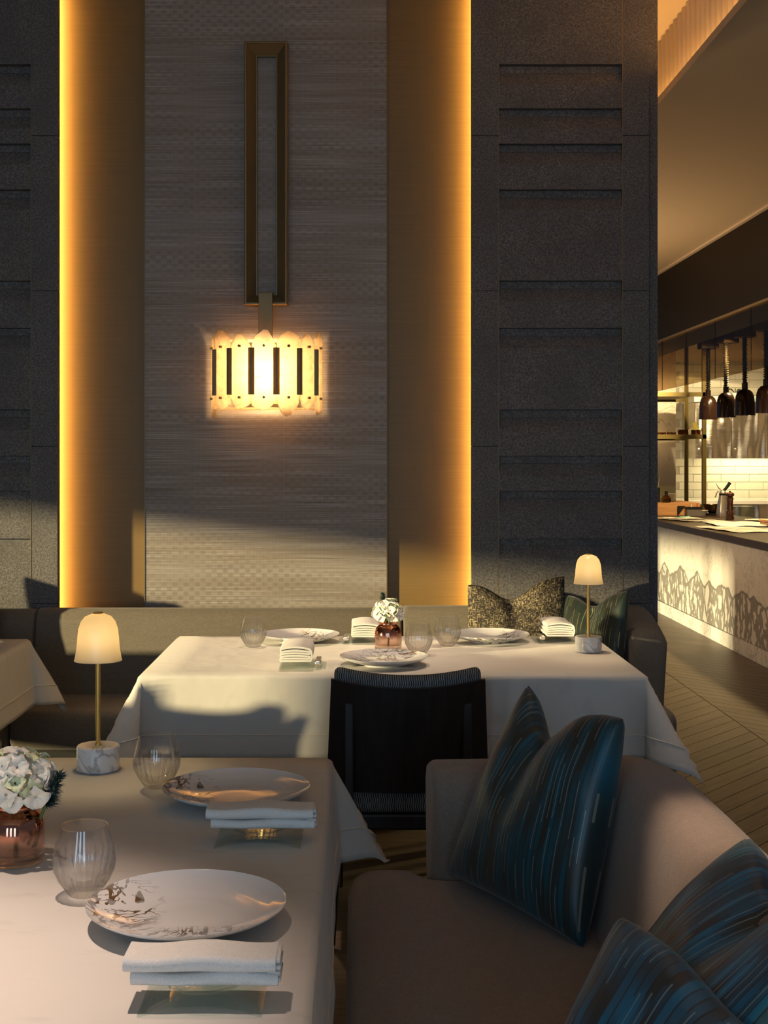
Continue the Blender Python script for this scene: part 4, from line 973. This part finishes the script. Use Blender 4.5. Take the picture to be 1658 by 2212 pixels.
# ================================================================== KITCHEN PASS
ct = thing('kitchen_counter', 'marble fronted kitchen pass counter with a dark wooden top', 'counter', (2.85, 9.0, 0))
yy = 6.4; edges = []
while yy < 14.6: edges.append(yy); yy += 0.74
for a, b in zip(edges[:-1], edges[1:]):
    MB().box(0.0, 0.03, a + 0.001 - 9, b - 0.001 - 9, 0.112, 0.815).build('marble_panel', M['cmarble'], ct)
MB().box(-0.012, 0.03, 6.4 - 9, 14.6 - 9, 0.0, 0.108).build('plinth', M['marble'], ct)
MB().box(0.03, 0.95, 6.4 - 9, 14.6 - 9, 0.0, 0.815).build('carcass', M['wenge'], ct)
MB().rbox(-0.045, 1.0, 6.4 - 9, 14.65 - 9, 0.815, 0.87, 0.004, 1).build('worktop', M['walnut'], ct)
CT = 0.8705
bc = thing('back_counter', 'pale stone counter along the tiled kitchen wall', 'counter', (5.0, 16.9, 0))
MB().box(-1.0, 0.76, -0.55, 0.6, 0.0, 0.87).build('carcass', M['steel'], bc)
MB().rbox(-1.02, 0.78, -0.6, 0.6, 0.87, 0.92, 0.004, 1).build('worktop', M['white'], bc)
# steel wall cabinets
wc = thing('steel_wall_cabinet', 'brushed steel wall cabinets over the tiled splashback', 'cabinet', (5.05, 17.15, 1.48))
MB().box(-0.66, 0.74, -0.31, 0.36, 0.0, 0.70).build('body', M['steel'], wc)
for a, b in ((-0.66, -0.19), (-0.187, 0.283), (0.286, 0.74)):
    d = MB().rbox(a + 0.002, b - 0.002, -0.335, -0.312, 0.0, 0.69, 0.002, 1).build('door', M['steel'], wc)
    MB().lathe([(0, 0), (0.012, 0.0), (0.014, 0.012), (0.0, 0.016)], 12).build('lock', M['chrome'], d).matrix_local = Matrix.Translation((a + 0.045, -0.335, 0.09)) @ Matrix.Rotation(PI / 2, 4, 'X')
MB().box(-0.68, 0.74, -0.36, 0.36, 0.70, 0.775).build('cornice', M['white'], wc)
MB().box(-0.35, 0.7, 0.12, 0.20, -0.010, 0.0).build('light_strip', M['underlight'], wc)
MB().box(-0.66, 0.74, -0.335, -0.30, -0.03, 0.0).build('added_valance', M['steel'], wc)  # lip added to hide the glowing strip under the cabinet
MB().box(-0.66, -0.64, -0.30, 0.34, -0.03, 0.0).build('added_valance', M['steel'], wc)
# shelf frame
sf = thing('brass_shelf_rack', 'dark brass shelf rack above the far end of the pass', 'shelf', (3.3, 14.3, CT))
for x, y_ in ((3.655, 13.65), (3.80, 14.95), (2.95, 13.65), (2.95, 14.95)):
    MB().box(x - 3.3 - .02, x - 3.3 + .02, y_ - 14.3 - .02, y_ - 14.3 + .02, 0, 1.86).build('post', M['frame'], sf)
for z in (1.70, 2.145):
    MB().box(2.93 - 3.3, 3.675 - 3.3, 13.63 - 14.3, 13.67 - 14.3, z - .045 - CT, z - CT).build('rail', M['frame'], sf)
    MB().box(2.93 - 3.3, 3.78 - 3.3, 14.93 - 14.3, 14.97 - 14.3, z - .045 - CT, z - CT).build('rail', M['frame'], sf)
    MB().box(2.94 - 3.3, 3.66 - 3.3, 13.67 - 14.3, 14.93 - 14.3, z - .02 - CT, z - 0.004 - CT).build('shelf_board', M['frame'], sf)
for z in (1.655, 2.10):      # slim warm strips added behind the rails to brighten the marble
    MB().box(2.98 - 3.3, 3.62 - 3.3, 14.98 - 14.3, 15.0 - 14.3, z + 0.012 - CT, z + 0.030 - CT).build('light_strip', M['addedled'], sf)
# heat lamps
def make_heat(label):
    t = thing('heat_lamp', label, 'heat lamp', group='bronze heat lamps over the pass')
    pr_ = [(0.092, 0.0), (0.091, 0.02), (0.088, 0.11), (0.082, 0.165), (0.068, 0.205), (0.045, 0.228), (0.026, 0.234), (0.026, 0.29), (0.0, 0.292)]
    inn = [(max(r - 0.003, 0), z - (0.003 if i > 3 else 0)) for i, (r, z) in enumerate(pr_[:6])] + [(0.0, 0.224)]
    MB().lathe(inn[::-1] + pr_, 32).build('shade', M['lampblack'], t, True, 60)
    MB().lathe([(0.0, 0.03), (0.05, 0.035), (0.058, 0.07), (0.04, 0.12), (0.0, 0.14)], 20).build('bulb', M['heat'], t, True)
    pts = []; k = 90
    for i in range(k):
        z = 0.285 + 0.42 * i / (k - 1); pts.append((0.021 * math.cos(i * 1.4), 0.021 * math.sin(i * 1.4), z))
    MB().tube(pts, 0.0055, 5).build('coiled_cord', M['rubber'], t, True)
    MB().tube([(0, 0, 0.28), (0.002, 0, 0.5), (0, 0, 0.71)], 0.016, 8).build('cord_core', M['rubber'], t, True)
    MB().box(-0.085, 0.085, -0.085, 0.085, 0.70, 0.889).build('mount_box', M['mount'], t)
    return t
hl = make_heat('dark bronze heat lamp farthest from the right frame edge'); place(hl, (3.48, 12.84, 1.835))
for y_, lab in ((12.22, 'dark bronze heat lamp second from the farthest, its bulb glow showing'), (11.63, 'dark bronze heat lamp third from the farthest'), (11.02, 'dark bronze heat lamp cut by the right frame edge')):
    h2 = copy_tree(hl); place(h2, (3.48, y_, 1.835), 0.8 * y_, lab)
mbx = MB().box(3.30, 3.66, 9.0, 13.2, 2.725, 2.75)
tag(mbx.build('lamp_rail', M['mount']), 'dark ceiling rail carrying the heat lamps', 'rail')

# ---- things on the pass
box = thing('wooden_box', 'orange beech wooden box at the far end of the pass', 'box', (3.24, 13.55, CT))
for nm, q in (('side', (-.26, .25, -.37, -.35)), ('side', (-.26, .25, .35, .37)), ('side', (-.26, -.24, -.35, .35)), ('side', (.23, .25, -.35, .35))):
    MB().box(*q, 0, 0.112).build(nm, M['beech'], box)
MB().box(-.26, .25, -.37, .37, 0.112, 0.126).build('lid', M['beech'], box)
MB().prism([(0.0, 0.0), (0.012, 0.0), (0.075, 0.085), (0.0, 0.085)], -0.379, -0.371, 'Y').build('notch_dark_plate', M['black'], box, loc=(0.02, 0, 0.01))  # black plate standing in for the dark inside of a notch
BT = CT + 0.1265
def lathe_thing(name, label, cat, loc, prof, mat, seg=24, group=None):
    o = MB().lathe(prof, seg).build(name, mat, None, True, 50); o.location = loc; return tag(o, label, cat, group)
lathe_thing('storage_jar', 'tall dark green glass jar beside the stone pier', 'jar', (3.02, 13.75, BT), [(0, 0), (.055, 0), (.06, .01), (.06, .18), (.05, .2), (.05, .225), (0, .225)], M['jar'])
k = thing('black_canister', 'black canister holding a thin stirrer on the wooden box', 'canister', (3.09, 13.35, BT))
MB().rbox(-.027, .027, -.027, .027, 0, .15, .004, 1).build('body', M['black'], k); MB().tube([(0, 0, .1), (.03, 0, .25)], .003, 6).build('stirrer', M['chrome'], k)
k = thing('oil_bottle', 'small round bottle with a black stopper on the wooden box', 'bottle', (3.17, 13.28, BT))
MB().lathe([(0, 0), (.04, 0), (.05, .015), (.05, .035), (.035, .06), (.014, .075), (.014, .09), (0, .09)], 24).build('flask', M['bottle'], k, True, 50)
MB().lathe([(0, .086), (.017, .086), (.017, .115), (0, .115)], 16).build('stopper', M['black'], k, True, 40)
for i, od in enumerate(('lowest', 'second from the bottom', 'third from the bottom', 'middle', 'third from the top', 'second from the top', 'topmost')):
    lathe_thing('side_plate', 'small white plate stacked on the wooden box, ' + od + ' of seven', 'plate', (3.28, 13.62, BT + .0115 * i), [(0, 0), (.05, 0), (.078, .009), (.08, .011), (.05, .004), (0, .004)], M['white'], 28, 'stacked plates on the wooden box')
tag(MB().rbox(-.17, .15, -.008, .008, 0, .26, .004, 1).build('cutting_board', M['board'], loc=(3.38, 14.35, CT + 0.02)), 'pale olive board standing behind the stacked plates', 'cutting board')
k = thing('tissue_caddy', 'small black printed caddy in front of the wooden box', 'caddy', (3.36, 12.95, CT))
MB().rbox(-.075, .075, -.05, .05, 0, .075, .004, 1).build('body', plain('grey_caddy', (.16, .14, .13), .4), k); MB().box(-.078, .078, -.053, .053, .075, .095).build('rim', M['black'], k)
MB().tube([(-.02, 0, .09), (-.02, 0, .12)], .006, 8).build('pin', M['white'], k); MB().tube([(.04, 0, .09), (.04, 0, .13)], .005, 8).build('pin', plain('red_plastic', (.5, .05, .02), .4), k)
tag(MB().rbox(-.055, .055, -.02, .02, 0, .012, .004, 1).build('marker_pen', M['green_plastic'], loc=(3.21, 12.70, CT)), 'green marker lying at the counter edge', 'pen')
lathe_thing('ceramic_cup', 'small white ramekin beside the black caddy', 'cup', (3.47, 13.02, CT), [(0, 0), (.028, 0), (.045, .04), (.06, .058), (.056, .058), (.04, .04), (.02, .008), (0, .008)], M['white'])
k = thing('mixing_bowl', 'dark metal bowl with a spoon behind the siphon', 'bowl', (3.62, 13.20, CT))
MB().lathe([(0, 0), (.09, 0), (.095, .01), (.095, .02), (0, .02)], 28).build('stand', M['black'], k, True, 40)
MB().lathe([(0, .02), (.03, .02), (.065, .05), (.092, .105), (.095, .112), (.09, .112), (.06, .055), (.025, .03), (0, .028)], 32).build('bowl', M['darkbronze'], k, True, 60)
MB().tube([(.0, 0, .04), (.06, 0, .12), (.12, .0, .24)], [.004, .004, .007], 8).build('spoon', M['chrome'], k, True)
k = thing('cream_siphon', 'brushed steel cream siphon with a lever head on the pass', 'siphon', (3.60, 12.75, CT))
MB().lathe([(0, 0), (.062, 0), (.064, .006), (.062, .06), (.052, .13), (.041, .19), (.037, .215), (0, .215)], 32).build('flask', M['chrome'], k, True, 50)
MB().lathe([(0, .215), (.036, .215), (.036, .235), (0, .235)], 24).build('collar', M['black'], k, True, 40)
MB().lathe([(0, .235), (.034, .235), (.03, .25), (.018, .262), (0, .264)], 24).build('head', M['chrome'], k, True, 40)
MB().tube([(.005, 0, .255), (.035, 0, .29), (.07, 0, .34)], [.013, .015, .016], 10).build('charger_holder', M['black'], k, True, 50)
MB().tube([(-.005, 0, .262), (-.04, 0, .262), (-.062, 0, .235), (-.075, 0, .195)], [.008, .008, .007, .006], 8).build('lever', M['chrome'], k, True)
MB().tube([(-.02, 0, .26), (-.045, 0, .30), (-.06, 0, .335)], [.008, .009, .01], 8).build('nozzle', M['white'], k, True)
k = thing('pepper_mill', 'turned dark wood pepper mill beside the steel siphon', 'pepper mill', (3.535, 12.28, CT))
MB().lathe([(0, 0), (.038, 0), (.038, .03), (.033, .034), (.036, .055), (.033, .075), (.028, .085), (.031, .10), (.027, .15), (.029, .185), (.034, .20), (.028, .206), (.032, .212), (0, .212)], 28).build('body', M['pepper'], k, True, 35)
MB().lathe([(0, .212), (.024, .212), (.039, .228), (.039, .245), (.024, .256), (.008, .26), (.010, .268), (0, .272)], 28).build('cap', M['pepper'], k, True, 35)
k = thing('glass_container', 'clear rectangular food container behind the pepper mill', 'container', (3.80, 12.9, CT))
for q in ((-.13, .13, -.08, -.076), (-.13, .13, .076, .08), (-.13, -.126, -.076, .076), (.126, .13, -.076, .076)): MB().box(*q, 0, .10).build('side', M['acrylic'], k)
MB().box(-.14, .14, -.09, .09, .10, .106).build('rim', M['acrylic'], k)
for (x, y_, rz, lab, sx, sy) in ((3.12, 12.18, 0.2, 'crumpled printed sheet hanging near the counter edge', .20, .34), (3.34, 11.35, -0.1, 'printed paper sheet in the middle of the pass', .25, .40), (3.10, 10.5, 0.15, 'printed paper sheet nearest the right edge on the pass', .22, .40), (3.58, 10.2, -0.2, 'printed sheet lying under the wooden clipboards', .22, .36)):
    v = []; f = []; N = 12; rr = random.Random(int(x * 1000 + y_ * 77))
    p1, p2 = rr.uniform(0, 6), rr.uniform(0, 6)
    for j in range(N + 1):
        for i in range(N + 1):
            a, b = -1 + 2 * i / N, -1 + 2 * j / N
            v.append((a * sx, b * sy, 0.006 + 0.005 * math.sin(4 * a + 3 * b + p1) * math.sin(5 * b - 2 * a + p2)))
    for j in range(N):
        for i in range(N): q = j * (N + 1) + i; f.append((q, q + 1, q + N + 2, q + N + 1))
    o = MB().add(v, f).build('paper_sheet', M['paper'], None, True); place(o, (x, y_, CT + 0.002), rz); tag(o, lab, 'paper', 'printed sheets on the pass')
    o.modifiers.new('thickness', 'SOLIDIFY').thickness = 0.001
for i in range(2):
    o = MB().rbox(-.13, .13, -.16, .16, 0, .018, .003, 1).build('clipboard', M['beech'], loc=(3.60, 11.0, CT + 0.016 + .022 * i)); o.rotation_euler = (0, 0, .1 * i)
    tag(o, ('lower' if i == 0 else 'upper') + ' of two brown wooden boards stacked at the right frame edge', 'board', 'wooden boards on the pass')
lathe_thing('serving_platter', 'wide white platter behind the wooden boards', 'platter', (3.72, 11.9, CT), [(0, 0), (.08, 0), (.15, .015), (.155, .018), (.08, .006), (0, .006)], M['white'], 32)
# copper pots on the lower shelf
def pot(x, y_, r, lab, pans=False):
    k = thing('copper_pot', lab, 'pot', (x, y_, 1.7005), random.uniform(0, 1), 'copper pots on the lower shelf')
    MB().lathe([(0, 0), (r * .92, 0), (r, r * .12), (r, r * .95), (r * 1.06, r), (r * .97, r * .98), (r * .94, r * .15), (0, r * .1)], 22).build('bowl', M['copper'], k, True, 50)
    MB().tube([(r * .95, 0, r * .8), (r * 1.5, 0, r * 1.15), (r * 2.1, 0, r * 1.7)], r * .10, 6).build('handle', M['brass'], k, True)
nm = ['first', 'second', 'third', 'fourth', 'fifth', 'sixth']
for i in range(6): pot(3.13 + 0.052 * i, 13.85 + 0.03 * (i % 2), 0.026, nm[i] + ' small copper pot counted from the stone pier')
pot(3.50, 13.90, .056, 'large copper pan beside the row of small pots'); pot(3.60, 13.76, .050, 'copper pan at the shelf end holding a yellow card')
o = MB().rbox(-.028, .028, -.003, .003, 0, .08, .001, 1).build('yellow_card', M['card'], loc=(3.60, 13.76, 1.752)); o.rotation_euler = (0, -.25, .3); tag(o, 'yellow card leaning in the last copper pan', 'card')
# little plant on the cabinet
k = thing('trailing_plant', 'thin trailing plant on top of the steel cabinets', 'plant', (4.95, 16.95, 2.255))
MB().lathe([(0, 0), (.04, 0), (.05, .05), (0, .05)], 16).build('pot', M['white'], k, True, 40)
for i in range(9):
    a = random.uniform(0, 6.28); MB().tube([(0, 0, .04), (.06 * math.cos(a), .06 * math.sin(a), .10), (.13 * math.cos(a), .13 * math.sin(a), random.uniform(.02, .12))], [.004, .005, .001], 5).build('blade_leaf', M['leaf'], k, True)
# recessed kitchen downlight
k = thing('recessed_downlight', 'recessed downlight glowing behind the hanging glass', 'ceiling light', (3.33, 14.2, 2.749))
MB().lathe([(.03, -.002), (.055, -.004), (.055, .0005), (.03, .0005)], 20).build('bezel', M['white'], k); MB().lathe([(0, -.001), (.03, -.001), (.03, .0005), (0, .0005)], 20).build('lens', M['downlight'], k)

scene.cycles.use_denoising = True
scene.cycles.max_bounces = 7; scene.cycles.diffuse_bounces = 3; scene.cycles.glossy_bounces = 3; scene.cycles.transmission_bounces = 7; scene.cycles.transparent_max_bounces = 14
scene.cycles.adaptive_threshold = 0.06
scene.cycles.sample_clamp_indirect = 6.0
